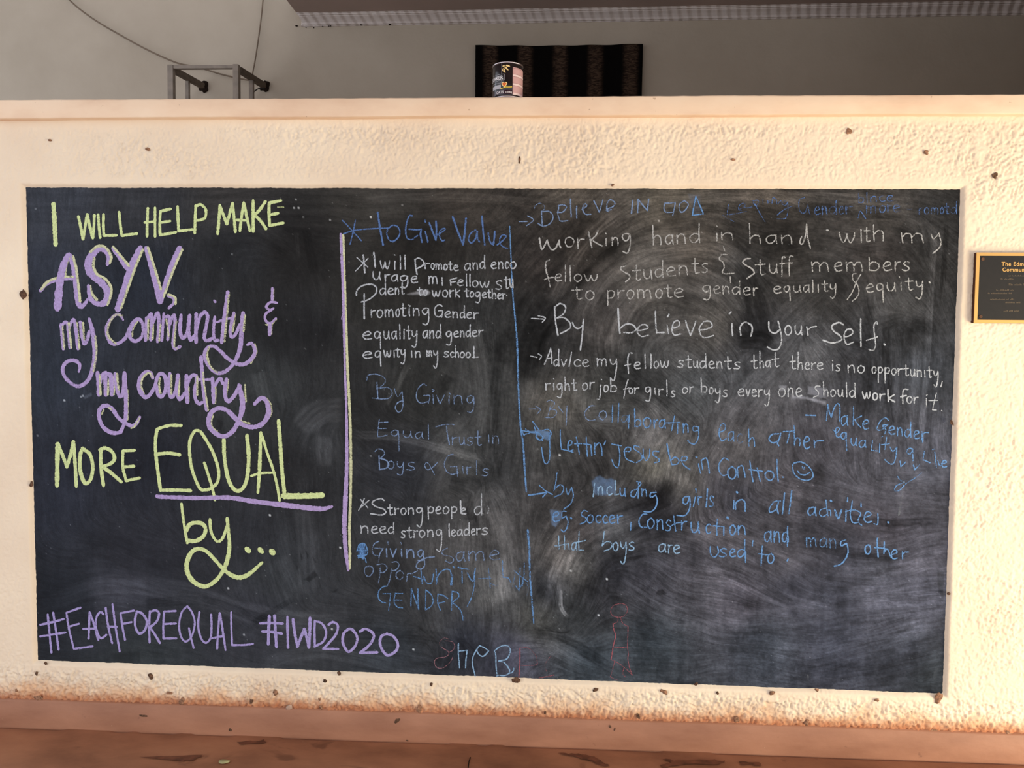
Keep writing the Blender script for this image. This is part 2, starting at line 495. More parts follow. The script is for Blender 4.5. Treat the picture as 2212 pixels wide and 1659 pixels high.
bm = bmesh.new(); tube_bm(bm, [at_floor(1016, 1636, ZFL + .002), at_floor(1013, 1645, ZFL + .002), at_floor(1011, 1659, ZFL + .002), at_floor(1008, 1690, ZFL + .002)], 0.0016, 6)
bm_link('floor_crack', bm, M_SOOT, fl)
# pale leaf on the floor
M_LEAF = simple('pale_leaf', (166, 162, 118), 0.6, 0.2, 0, 0.08, 60)
p = at_floor(485, 1645, ZFL + 0.003)
bm = bmesh.new(); L = []
for k in range(24):
    th = 2 * math.pi * k / 24
    L.append(bm.verts.new((p[0] + 0.0185 * math.cos(th), p[1] + 0.013 * math.sin(th) * (1 - 0.25 * math.cos(th)), ZFL + 0.0035 + 0.0015 * math.cos(th) ** 2)))
ct = bm.verts.new((p[0], p[1], ZFL + 0.0055))
for k in range(24): bm.faces.new((L[k], L[(k + 1) % 24], ct))
g = bmesh.ops.extrude_face_region(bm, geom=bm.faces[:])
bmesh.ops.translate(bm, verts=[e for e in g['geom'] if isinstance(e, bmesh.types.BMVert)], vec=(0, 0, -0.0012))
tag(bm_link('leaf', bm, M_LEAF, None, True), 'small pale green oval leaf lying on the brown floor below the blackboard', 'leaf')

# ---------------------------------------------------------------- bracket frame and cables on the back wall
DB = YB
YF = 1.845      # front posts


def P_(px, py, y): return Vector(ray(px, py, y))


a1, a2 = P_(440, 187, YB), P_(572, 186, YB)
f1, f2 = P_(370, 142, YF), P_(511, 143, YF)
br = empty('wall_bracket', (a1 + a2) / 2); tag(br, 'grey square tube cage bracket jutting from the back wall above the ledge', 'bracket')
zt = (f1.z + f2.z) / 2; zd = zt - 0.62
xa, xb = f1.x, f2.x
yr = YF + 0.185
za = zt - 0.006
h = 0.017
box('post', (xa - h, YF - h, zd), (xa + h, YF + h, zt + 0.004), M_STEEL, br, 0.002, 1)
box('post', (xb - h, YF - h, zd), (xb + h, YF + h, zt + 0.004), M_STEEL, br, 0.002, 1)
xr1, xr2 = P_(405.5, 190, yr).x, P_(543.5, 190, yr).x
box('post', (xr1 - .011, yr - .011, zd), (xr1 + .011, yr + .011, zt - 0.02), M_STEEL, br, 0.002, 1)
box('post', (xr2 - .013, yr - .013, zd), (xr2 + .013, yr + .013, zt - 0.02), M_STEEL, br, 0.002, 1)
box('rail', (xa + h, YF - .013, zt - .018), (xb - h, YF + .013, zt + 0.001), M_STEEL, br, 0.002, 1)
box('rail', (xa + h, YF - .013, zd), (xb - h, YF + .013, zd + 0.02), M_STEEL, br, 0.002, 1)
for A, F in ((a1, Vector((xa, YF, zt))), (a2, Vector((xb, YF, zt)))):
    tube('arm', [F + Vector((0.008, h, -0.018)), Vector((A.x, YB - 0.001, A.z))], 0.0155, M_STEELD, br, square=True)
    bm = bmesh.new(); bmesh.ops.create_icosphere(bm, subdivisions=3, radius=1)
    for vv in bm.verts:
        vv.co *= 0.65 + 0.7 * vnoise(np.array([vv.co.x * 2.5 + 9]), np.array([vv.co.z * 2.5 + 5 + A.x]), 15)[0]
    bm.transform(Matrix.Translation((A.x + 0.003, YB - 0.006, A.z - 0.004)) @ Matrix.Diagonal((0.031, 0.014, 0.032, 1)))
    bm_link('mortar_patch', bm, M_SOOT, br, True)

def crv(pts, n=10):
    pts = [np.array(p, float) for p in pts]; out = []
    P = [2 * pts[0] - pts[1]] + pts + [2 * pts[-1] - pts[-2]]
    for i in range(1, len(P) - 2):
        for k in range(n):
            u = k / n
            out.append(0.5 * ((2 * P[i]) + (-P[i - 1] + P[i + 1]) * u + (2 * P[i - 1] - 5 * P[i] + 4 * P[i + 1] - P[i + 2]) * u * u + (-P[i - 1] + 3 * P[i] - 3 * P[i + 1] + P[i + 2]) * u ** 3))
    return out + [pts[-1]]


yc = YB - 0.03
lc = [(100, -60), (150, 0), (200, 40), (260, 76), (325, 111), (380, 135), (410, 142), (440, 149), (480, 161), (515, 169), (541, 174)]
tag(tube('cable', crv([ray(x, y, yc) for x, y in lc]), 0.0048, M_CABLE), 'thin cable sagging from the upper left to the bracket cage', 'cable')
rc = [(572, -60), (568, 0), (564, 40), (558, 85), (551, 130), (546, 156), (543, 176)]
tag(tube('cable', crv([ray(x, y, yc + 0.006) for x, y in rc]), 0.0044, M_CABLE), 'thin cable hanging straight down from above onto the bracket cage', 'cable')
bw = [(572, 190), (560, 191), (550, 197), (544, 205), (541, 218), (540, 240)]
tag(tube('wire', crv([ray(x, y, YB - 0.05) for x, y in bw]), 0.0035, M_BLACKWIRE), 'short black wire looping out of the right bracket mount', 'wire')

# ---------------------------------------------------------------- striped dark cloth on the back wall
t = NT('tiger_plush')
X = t.xyz(t.n('TexCoord').outputs['UV'])
v = t.coord((2.2, 1, 9.0)); vw = t.coord((1, 1, 1))
bands = t.math('SINE', t.math('ADD', t.math('MULTIPLY', X[0], 6.2832 * 4.76), -1.12))
bands = t.math('ADD', bands, t.math('MULTIPLY', t.math('SUBTRACT', t.noise(vw, 8, 3), 0.5), 0.5))
m = t.sstep(bands, -0.1, 0.95)
stripe = t.sstep(t.noise(v, 14, 3, 0.55, 1.2), 0.42, 0.62)
col = t.mix(stripe, rgba((38, 28, 22)), rgba((72, 56, 44)))
col = t.mix(m, rgba((9, 7, 6)), col)
M_CLOTH = t.fin(col, 0.95, 0.05, 0, t.bump(t.noise(v, 40, 3), 0.004, 0.5))
c0, c1 = P_(1028, 100, YB - 0.02), P_(1388, 97, YB - 0.02)
zt, zbm = (c0.z + c1.z) / 2, (c0.z + c1.z) / 2 - 0.62
nx, nz = 80, 50
U, V = np.meshgrid(np.linspace(0, 1, nx), np.linspace(0, 1, nz))
Xc = c0.x + (c1.x - c0.x) * U; Zc = zt - (zt - zbm) * V - 0.006 * (1 - V) * np.sin(U * math.pi) * 0.9 + 0.004 * (1 - V) * (vnoise(U * 9, U * 0, 4) - 0.5)
Zc = Zc + (c1.z - c0.z) * (U - 0.5) * (1 - V)
Xc = Xc + 0.010 * (V) * (0.5 - U) * 0.6
Yc = YB - 0.022 - 0.006 * np.sin(U * 6.2832 * 4.6) * 0.5
Pf = np.stack([Xc, Yc, Zc], -1); Pb = Pf.copy(); Pb[..., 1] = YB - 0.001
me, _ = grid_mesh('wall_cloth', Pf)
uv = me.uv_layers.new(name='UVMap'); li = np.empty(len(me.loops), np.int32); me.loops.foreach_get('vertex_index', li)
uv.data.foreach_set('uv', np.stack([U.ravel()[li], V.ravel()[li]], -1).astype(np.float32).ravel())
cl = link('wall_cloth', me, M_CLOTH)
md = cl.modifiers.new('thickness', 'SOLIDIFY'); md.thickness = 0.014; md.offset = -1 
tag(cl, 'dark brown and black tiger striped plush cloth hung on the back wall behind the tin', 'cloth')

# ---------------------------------------------------------------- oats tin on the ledge
M_TIN = NT('tin_metal').fin(rgba((205, 200, 205)), 0.28, 0.5, 1.0)
M_LBL = NT('black_label').fin(rgba((20, 15, 20)), 0.14, 0.5)
M_PLUM = NT('plum_label').fin(rgba((46, 18, 32)), 0.25, 0.5)
M_PINK = NT('pink_panel').fin(rgba((196, 156, 154)), 0.35, 0.4)
M_PALE = NT('pale_panel').fin(rgba((226, 202, 198)), 0.35, 0.4)
M_PLINE = NT('panel_line').fin(rgba((110, 66, 70)), 0.4, 0.3)
M_WHITE = NT('label_white').fin(rgba((238, 232, 230)), 0.35, 0.4)
M_GREY = NT('label_grey').fin(rgba((178, 174, 178)), 0.35, 0.4)
M_CREAM = NT('label_cream').fin(rgba((250, 224, 150)), 0.35, 0.4)
M_GRAIN = NT('label_grain').fin(rgba((236, 206, 138)), 0.4, 0.3)
M_BROWN = NT('label_straw').fin(rgba((92, 66, 26)), 0.4, 0.3)
M_ORANGE = NT('label_orange').fin(rgba((226, 100, 30)), 0.35, 0.4)
M_YEL = NT('label_yellow').fin(rgba((246, 214, 70)), 0.35, 0.4)
RC = 0.0512
fr = ray(1097, 170, -0.041)
ctr = Vector((float(ray(1097, 170, 0.012)[0]), -0.041 + RC + 0.002, ZTOP + 0.0012))
HC = float(ray(1097, 132.5, ctr.y - RC)[2]) - ctr.z
tin = empty('oats_tin', ctr)
tag(tin, 'black and pink tin of oats standing on the coping ledge', 'tin')
TH0 = math.atan2(EYE[0] - ctr.x, ctr.y - EYE[1])


def cyl(th, z, r=RC):
    a = math.radians(th) + TH0
    return Vector((ctr.x + r * math.sin(a), ctr.y - r * math.cos(a), ctr.z + z))


def lathe(name, prof, mat, parent, n=72):
    bm = bmesh.new(); rings = []
    for r, z in prof:
        rings.append([bm.verts.new(cyl(360 * k / n, z, max(r, 1e-5))) for k in range(n)])
    for i in range(len(prof) - 1):
        for k in range(n):
            bm.faces.new((rings[i][k], rings[i][(k + 1) % n], rings[i + 1][(k + 1) % n], rings[i + 1][k]))
    return bm_link(name, bm, mat, parent, True)


lathe('tin_body', [(0.001, 0.004), (RC - .004, 0.004), (RC - .0015, 0.0055), (RC, 0.008), (RC, HC - 0.005), (RC - 0.001, HC - 0.0035), (RC - 0.004, HC - .0035), (0.001, HC - 0.0045)], M_LBL, tin)
lathe('rim', [(RC - .003, HC - 0.005), (RC + .0006, HC - 0.0042), (RC + .0014, HC - 0.002), (RC + .0010, HC - .0003), (RC, HC), (RC - .0015, HC - .0004), (RC - .0022, HC - .003)], M_TIN, tin)
lathe('rim', [(RC - .004, 0.003), (RC - .002, 0.0), (RC + .0006, 0.0), (RC + .0012, .002), (RC + .0006, .0042), (RC - .002, .0048)], M_TIN, tin)
KZ = HC / 0.119


def patch(name, pts, mat, lay=1, parent=None):
    """flat label shape: outline in (degrees round the tin, mm up), wrapped on the tin"""
    bm = bmesh.new()
    ring = []
    n = len(pts)
    for k in range(n):
        a, b = pts[k], pts[(k + 1) % n]
        s = max(1, int(abs(b[0] - a[0]) / 5))
        for q in range(s):
            u = q / s
            ring.append((a[0] + (b[0] - a[0]) * u, a[1] + (b[1] - a[1]) * u))
    top = [bm.verts.new((th, 0, z)) for th, z in ring]
    f = bm.faces.new(top)
    bmesh.ops.triangulate(bm, faces=[f])
    bmesh.ops.subdivide_edges(bm, edges=[e for e in bm.edges if abs(e.verts[0].co.x - e.verts[1].co.x) > 6], cuts=3)
    for vv in bm.verts:
        vv.co = cyl(vv.co.x, vv.co.z * 0.001 * KZ, RC + 0.00025 * lay)
    return bm_link(name, bm, mat, parent or tin)


def rect(t0, z0, t1, z1): return [(t0, z0), (t1, z0), (t1, z1), (t0, z1)]


def frame_lines(name, segs, mat, lay=2, w=0.55):
    bm = bmesh.new()
    for (t0, z0, t1, z1) in segs:
        wd = w / 0.9
        if abs(t1 - t0) < 0.01: pts = rect(t0 - wd / 2, z0, t0 + wd / 2, z1)
        else: pts = rect(t0, z0 - w / 2, t1, z0 + w / 2)
        n = max(1, int(abs(t1 - t0) / 4))
        for k in range(n):
            q = rect(pts[0][0] + (pts[1][0] - pts[0][0]) * k / n, pts[0][1], pts[0][0] + (pts[1][0] - pts[0][0]) * (k + 1) / n, pts[2][1])
            bm.faces.new([bm.verts.new(cyl(a, b * .001 * KZ, RC + .00025 * lay)) for a, b in q])
    return bm_link(name, bm, mat, tin)


patch('plum_band', rect(-100, 9, 17, 23), M_PLUM)
pan = patch('pink_panel', rect(18, 8, 88, 101), M_PINK, 1); tag(pan, 'pink panel with pale bands')
for z0, z1 in ((70, 77), (40, 47), (8, 15)):
    patch('pale_band', rect(19, z0, 87, z1), M_PALE, 2)
frame_lines('panel_rule', [(18.5, 8, 18.5, 101), (19, 69.5, 87, 69.5), (19, 39.5, 87, 39.5), (19, 97.5, 87, 97.5), (19, 77.4, 87, 77.4), (19, 47.4, 87, 47.4)], M_PLINE, 3, 0.8)
frame_lines('label_rule', [(-24, 77, -24, 113), (-70, 77, -13, 77), (-13, 56.5, -13, 77), (-70, 56.5, -13, 56.5), (-24, 48, -24, 56), (-70, 48, -24, 48)], M_GREY, 2, 0.9)
patch('label_block', rect(-75, 29, -27, 42), M_GREY, 2)
for th, z, a, b, rot in ((-16, 104.5, 5, 2.2, 20), (0, 104, 8, 3.0, -12), (-8, 98.5, 6.5, 2.4, -28), (-3, 93, 6.5, 2.4, -40), (-14, 93, 5, 1.9, -45), (-19, 89, 5, 1.7, -62), (-12, 85, 6, 2.4, -65)):
    pts = []
    for k in range(14):
        u = 2 * math.pi * k / 14; x = a * math.cos(u); y = b * math.sin(u) * (1 - 0.3 * math.cos(u)); r = math.radians(rot)
        pts.append((th + (x * math.cos(r) - y * math.sin(r)) * 1.05, z + (x * math.sin(r) + y * math.cos(r)) * 0.95))
    patch('oat_grain', pts, M_GRAIN, 2)
patch('oat_stalk', [(-24, 97), (-12, 99), (-10, 96), (-17, 92), (-22, 86), (-24, 87)], M_BROWN, 1)


def heart(s, th, z):
    return [(th + s * 0.062 * 16 * math.sin(u) ** 3 * 1.08, z + s * 0.062 * (13 * math.cos(u) - 5 * math.cos(2 * u) - 2 * math.cos(3 * u) - math.cos(4 * u))) for u in [2 * math.pi * k / 30 for k in range(30)]]


patch('heart_outline', heart(10.5, -13, 42), M_CREAM, 2)
patch('heart', heart(7.2, -13, 42.2), M_ORANGE, 3)
rib = [(-30, 27.5), (-24, 28.4), (-18, 30), (-13, 32), (-8, 33), (0, 32.5), (8, 33), (16, 34)]
patch('ribbon', [(a, b + 1.2) for a, b in rib] + [(a, b - 1.2) for a, b in rib[::-1]], M_YEL, 3)


def wrap_text(name, txt, th, z, size, mat, squeeze=1.0, lay=3, off=0.0):
    cu = bpy.data.curves.new(name, 'FONT'); cu.body = txt; cu.size = 1.0; cu.offset = off
    o = bpy.data.objects.new(name, cu); C.objects.link(o)
    bpy.context.view_layer.update()
    me = bpy.data.meshes.new_from_object(o.evaluated_get(bpy.context.evaluated_depsgraph_get()))
    bpy.data.objects.remove(o); bpy.data.curves.remove(cu)
    for vv in me.vertices:
        x, y = vv.co.x * size * squeeze, vv.co.y * size
        vv.co = cyl(th + math.degrees(x * 0.001 / RC), (z + y) * 0.001 * KZ, RC + 0.00025 * lay)
    me.name = name
    return link(name, me, mat, tin)


tag(wrap_text('brand_lettering', 'QUAKER', -90, 59.5, 18, M_WHITE, 0.90, 3, 0.02), 'white brand lettering in a thin frame')
wrap_text('product_lettering', 'OATS', -47, 12.5, 12, M_WHITE, 0.92, 3, 0.012)
wrap_text('weight_lettering', 'e 500g', -8.5, 13, 8.5, M_WHITE, 0.95, 3, 0.008)

# ---------------------------------------------------------------- bronze plaque at the right
YP = -0.029
M_GOLD = NT('brass').fin(rgba((206, 160, 92)), 0.38, 0.5, 0.75)
M_PLQ = simple('plaque_face', (24, 21, 19), 0.55, 0.3, 0, 0.1, 80)
M_PLS = simple('plaque_side', (74, 42, 30), 0.7, 0.2, 0, 0.1, 60)
M_DIM = NT('plaque_small_lettering').fin(rgba((96, 84, 68)), 0.5, 0.3, 0.3)
p0, p1 = ray(2108.5, 545.5, YP), ray(2104.5, 697.5, YP)
x0 = float((p0[0] + p1[0]) / 2); z1, z0 = float(p0[2]), float(p1[2]); x1 = x0 + 0.40
plq = empty('plaque', ((x0 + x1) / 2, YP + 0.017, z0)); tag(plq, 'black and brass commemorative plaque screwed to the wall right of the blackboard', 'plaque')
box('backing', (x0, YP + 0.001, z0), (x1, -0.006, z1), M_PLS, plq, 0.001, 1)
tt = 0.0105
bm = bmesh.new()
for lo, hi in (((x0, YP - .001, z0), (x0 + tt, YP + .002, z1)), ((x1 - tt, YP - .001, z0), (x1, YP + .002, z1)), ((x0 + tt, YP - .001, z1 - tt), (x1 - tt, YP + .002, z1)), ((x0 + tt, YP - .001, z0), (x1 - tt, YP + .002, z0 + tt))):
    add_box(bm, lo, hi)
bm_link('border', bm, M_GOLD, plq)
box('face', (x0 + tt, YP, z0 + tt), (x1 - tt, YP + .002, z1 - tt), M_PLQ, plq)
for sx in (x0 + 0.021, x1 - .021):
    for sz in (z0 + 0.021, z1 - 0.021):
        bm = bmesh.new(); bmesh.ops.create_cone(bm, cap_ends=True, segments=20, radius1=.0065, radius2=.005, depth=.003, matrix=Matrix.Translation((sx, YP - .001, sz)) @ Matrix.Rotation(math.pi / 2, 4, 'X'))
        bm_link('screw', bm, M_HOLE, plq)


def flat_text(name, txt, px, py, size, mat, parent, y, off=0.0, sq=1.0):
    cu = bpy.data.curves.new(name, 'FONT'); cu.body = txt; cu.size = 1.0; cu.offset = off; cu.extrude = 0.02; cu.space_character = 1.12
    o = bpy.data.objects.new(name, cu); C.objects.link(o)
    bpy.context.view_layer.update()
    me = bpy.data.meshes.new_from_object(o.evaluated_get(bpy.context.evaluated_depsgraph_get()))
    bpy.data.objects.remove(o); bpy.data.curves.remove(cu)
    p = ray(px, py, y)
    for vv in me.vertices:
        vv.co = (p[0] + vv.co.x * size * sq, y - vv.co.z * size, p[2] + vv.co.y * size)
    me.name = name
    return link(name, me, mat, parent)


tag(flat_text('raised_lettering', 'The Edmo', 2163.3, 574, 0.0178, M_GOLD, plq, YP - .0006, 0.022), 'raised brass heading')
tag(flat_text('raised_lettering', 'Commun', 2165, 586.3, 0.0172, M_GOLD, plq, YP - .0006, 0.022), 'raised brass heading')
for i, (px, py, segs) in enumerate([(2177, 597, [5, 26, 10]), (2162, 604, [4, 5, 10]), (2179, 616.5, [9, 16, 10]), (2152, 628, [4, 20, 6]), (2134, 635, [4, 34, 5]), (2139, 648, [30, 6, 8]), (2172, 655, [20, 8]), (2168, 673, [8, 8, 10])]):
    bm = bmesh.new(); x = px
    for s in segs:
        u = x
        while u < min(x + s, 2226):
            hgt = random.choice((1.6, 2.2, 3.2)); 
            if i == 2: hgt *= 1.5
            a = ray(u, py, YP - .0002); b = ray(u + 1.5, py - hgt, YP - .0002)
            add_box(bm, (a[0], YP - .0004, a[2]), (b[0], YP, b[2])); u += 2.3
        x += s + 3.5
    bm_link('worn_lettering', bm, M_DIM, plq)

# ---------------------------------------------------------------- the blackboard
# chalk dust lies on the paint as wiped swirls, drips and smudges: the dust colour is computed per vertex of a fine grid
board = empty('blackboard', (0, 0.004, float(BW[3][2]))); 
tag(board, 'large wide blackboard covered in coloured chalk writing, set in the cream wall', 'blackboard')
GXP, GYP = np.meshgrid(np.arange(44, 2088, 2.0), np.arange(394, 1510, 2.0))
CP = np.array([
    (70, 420, 56, 59, 67), (100, 450, 61, 64, 73), (300, 600, 40, 44, 54), (300, 450, 52, 53, 58), (100, 800, 47, 52, 63), (90, 600, 50, 54, 65), (300, 1000, 36, 38, 46), (300, 1200, 40, 41, 48), (110, 1050, 44, 47, 58),
    (150, 1300, 32, 35, 42), (500, 550, 38, 39, 42), (500, 430, 56, 54, 54), (650, 700, 33, 33, 35), (650, 550, 32, 31, 31), (560, 850, 52, 54, 56), (650, 1000, 36, 36, 38), (600, 1250, 50, 52, 56), (300, 1420, 48, 52, 56), (500, 1150, 44, 45, 50),
    (700, 1350, 55, 56, 60), (680, 960, 56, 57, 60), (250, 1290, 58, 59, 68), (550, 1330, 52, 53, 60), (800, 440, 60, 57, 54), (1000, 440, 55, 50, 46), (880, 540, 36, 34, 32), (800, 620, 46, 45, 43), (900, 600, 44, 42, 40), (1050, 700, 44, 44, 44), (900, 850, 46, 46, 45),
    (1060, 850, 58, 58, 58), (800, 900, 38, 38, 39), (860, 1010, 40, 41, 46), (1010, 980, 70, 70, 70), (1080, 1010, 48, 48, 49), (900, 1050, 42, 43, 47), (960, 1060, 64, 63, 63), (1050, 1150, 74, 72, 72), (1050, 1280, 84, 83, 83), (860, 1240, 48, 48, 50), (950, 1230, 72, 70, 70),
    (850, 1400, 50, 54, 60), (1000, 1390, 42, 44, 52), (1100, 1420, 66, 66, 78), (930, 1350, 60, 60, 62), (1160, 1330, 80, 79, 76), (1250, 430, 66, 60, 54), (1180, 560, 42, 38, 36), (1250, 520, 50, 45, 41), (1400, 600, 68, 64, 60), (1300, 700, 66, 62, 60),
    (1180, 720, 42, 41, 41), (1140, 740, 34, 34, 34), (1300, 850, 66, 65, 63), (1200, 880, 80, 76, 71), (1380, 810, 50, 50, 50), (1400, 950, 74, 72, 72), (1200, 960, 58, 57, 56), (1280, 1000, 56, 54, 54), (1250, 1150, 58, 54, 54), (1210, 1200, 74, 70, 68),
    (1180, 1100, 54, 52, 52), (1410, 1010, 100, 96, 88), (1480, 1040, 96, 92, 88), (1420, 1080, 38, 37, 41), (1400, 1120, 34, 34, 38), (1330, 1150, 74, 74, 76), (1250, 1230, 84, 82, 80), (1330, 1230, 50, 50, 56), (1400, 1240, 70, 69, 76), (1250, 1330, 50, 52, 54), (1180, 1280, 40, 41, 45), (1300, 1290, 46, 46, 50), (1400, 1400, 62, 68, 74), (1280, 1430, 54, 60, 66),
    (1650, 430, 82, 74, 66), (1450, 430, 72, 66, 58), (1640, 500, 42, 39, 36), (1500, 520, 68, 62, 56), (1620, 580, 40, 39, 38), (1700, 560, 58, 54, 50), (1540, 700, 74, 70, 66), (1630, 730, 34, 34, 36), (1500, 850, 76, 77, 78), (1600, 820, 76, 76, 78), (1740, 760, 82, 81, 82), (1600, 900, 76, 74, 76),
    (1590, 970, 92, 88, 88), (1560, 1060, 78, 75, 80), (1590, 1085, 44, 44, 50), (1560, 1140, 84, 80, 84), (1660, 1130, 64, 62, 66), (1700, 1060, 84, 80, 84), (1500, 1220, 74, 72, 78), (1700, 1200, 80, 77, 82), (1600, 1290, 78, 75, 82), (1720, 1270, 60, 60, 68), (1650, 1400, 64, 68, 76), (1800, 1300, 64, 65, 74),
    (1900, 450, 68, 63, 58), (1900, 560, 60, 55, 52), (1780, 620, 48, 46, 44), (1950, 660, 66, 64, 62), (1960, 720, 44, 44, 45), (1880, 760, 52, 52, 54), (1900, 850, 64, 64, 68), (1990, 800, 62, 64, 68), (1780, 960, 80, 77, 82), (1880, 980, 86, 84, 90), (1850, 1050, 86, 84, 90), (1950, 1080, 80, 78, 84), (1920, 1140, 72, 68, 74), (1990, 1000, 84, 84, 92),
    (1850, 1120, 78, 74, 80), (1980, 1200, 84, 82, 90), (1900, 1220, 80, 80, 88), (1820, 1180, 64, 64, 72), (1760, 1170, 70, 68, 74), (1900, 1300, 88, 88, 98), (1990, 1280, 86, 86, 96), (1800, 1400, 66, 68, 78), (1950, 1420, 62, 64, 72), (2010, 1460, 48, 52, 56), (2040, 520, 56, 54, 52), (2058, 450, 44, 42, 40)], float)
q = 8
sx, sy = GXP[::q, ::q], GYP[::q, ::q]
wsum = 0; csum = 0
for c in CP:
    d2 = ((sx - c[0]) ** 2 + (sy - c[1]) ** 2) + 900.0
    ww = 1 / d2 ** 1.7
    wsum = wsum + ww; csum = csum + ww[..., None] * c[2:]
low = csum / wsum[..., None]


def up(a, shape):
    yy = np.minimum(np.arange(shape[0]) / q, a.shape[0] - 1.001); xx = np.minimum(np.arange(shape[1]) / q, a.shape[1] - 1.001)
    y0, x0 = yy.astype(int), xx.astype(int); fy, fx = (yy - y0)[:, None], (xx - x0)[None]
    return (a[y0][:, x0] * (1 - fx) + a[y0][:, x0 + 1] * fx) * (1 - fy) + (a[y0 + 1][:, x0] * (1 - fx) + a[y0 + 1][:, x0 + 1] * fx) * fy


col = np.stack([up(low[..., k], GXP.shape) for k in range(3)], -1)
delta = np.zeros(GXP.shape, np.float32)
# overall unevenness of the dust
right = sst(GXP, 700, 1250)
delta += (fbm(GXP / 70, GYP / 90, 101, 4) - 0.5) * (10 + 22 * right)
delta += (fbm(GXP / 14, GYP / 120, 111, 4) - 0.5) * (10 + 6 * right) * sst(GYP, 520, 760)
delta += (fbm(GXP / 160, GYP / 9, 121, 4) - 0.5) * 16 * (1 - sst(GYP, 470, 560))
delta += (fbm(GXP / 5, GYP / 5, 131, 3) - 0.5) * (10 + 12 * right) + (fbm(GXP / 26, GYP / 26, 132, 4) - 0.5) * (8 + 16 * right)


def cr(pts, n=14):
    return np.array(crv(pts, n))


def wipe(pts, width, amp, seed, streak=0.8, fr=9.0, soft=0.35):
    """one sweep of a cloth: brightens (or darkens) along a path with fine lines running with it"""
    global delta
    L = cr(pts)
    seg = np.hypot(*np.diff(L, axis=0).T); S = np.concatenate([[0], np.cumsum(seg)])
    lo = L.min(0) - width; hi = L.max(0) + width
    j0, j1 = int(max(0, (lo[0] - 44) / 2)), int(min(GXP.shape[1], (hi[0] - 44) / 2 + 1))
    i0, i1 = int(max(0, (lo[1] - 394) / 2)), int(min(GXP.shape[0], (hi[1] - 394) / 2 + 1))
    if j1 <= j0 or i1 <= i0: return
    X, Y = GXP[i0:i1, j0:j1], GYP[i0:i1, j0:j1]
    best = np.full(X.shape, 1e9); dd = np.zeros(X.shape); ss = np.zeros(X.shape)
    for k in range(len(L) - 1):
        a, b = L[k], L[k + 1]; e = b - a; l2 = e @ e + 1e-9
        u = np.clip(((X - a[0]) * e[0] + (Y - a[1]) * e[1]) / l2, 0, 1)
        px, py = X - a[0] - u * e[0], Y - a[1] - u * e[1]
        d = px * px + py * py
        m = d < best
        best = np.where(m, d, best); dd = np.where(m, np.sign(e[0] * py - e[1] * px) * np.sqrt(d), dd); ss = np.where(m, S[k] + u * math.sqrt(l2), ss)
    v = np.abs(dd) / (width / 2)
    prof = 1 - sst(v + 0.25 * (vnoise(ss / 40, dd / 30, seed) - 0.5), 1 - soft, 1.0)
    ends = sst(ss, 0, 0.12 * S[-1]) * (1 - sst(ss, 0.85 * S[-1], S[-1]))
    lines = fbm(ss / 170, dd / width * fr, seed + 3, 3)
    delta[i0:i1, j0:j1] += (amp * prof * ends * (1 - streak + streak * 2 * (lines - 0.12))).astype(np.float32)


def arc(cx, cy, r, a0, a1, n=9, ry=None):
    return [(cx + r * math.cos(math.radians(a0 + (a1 - a0) * k / (n - 1))), cy + (ry or r) * math.sin(math.radians(a0 + (a1 - a0) * k / (n - 1)))) for k in range(n)]


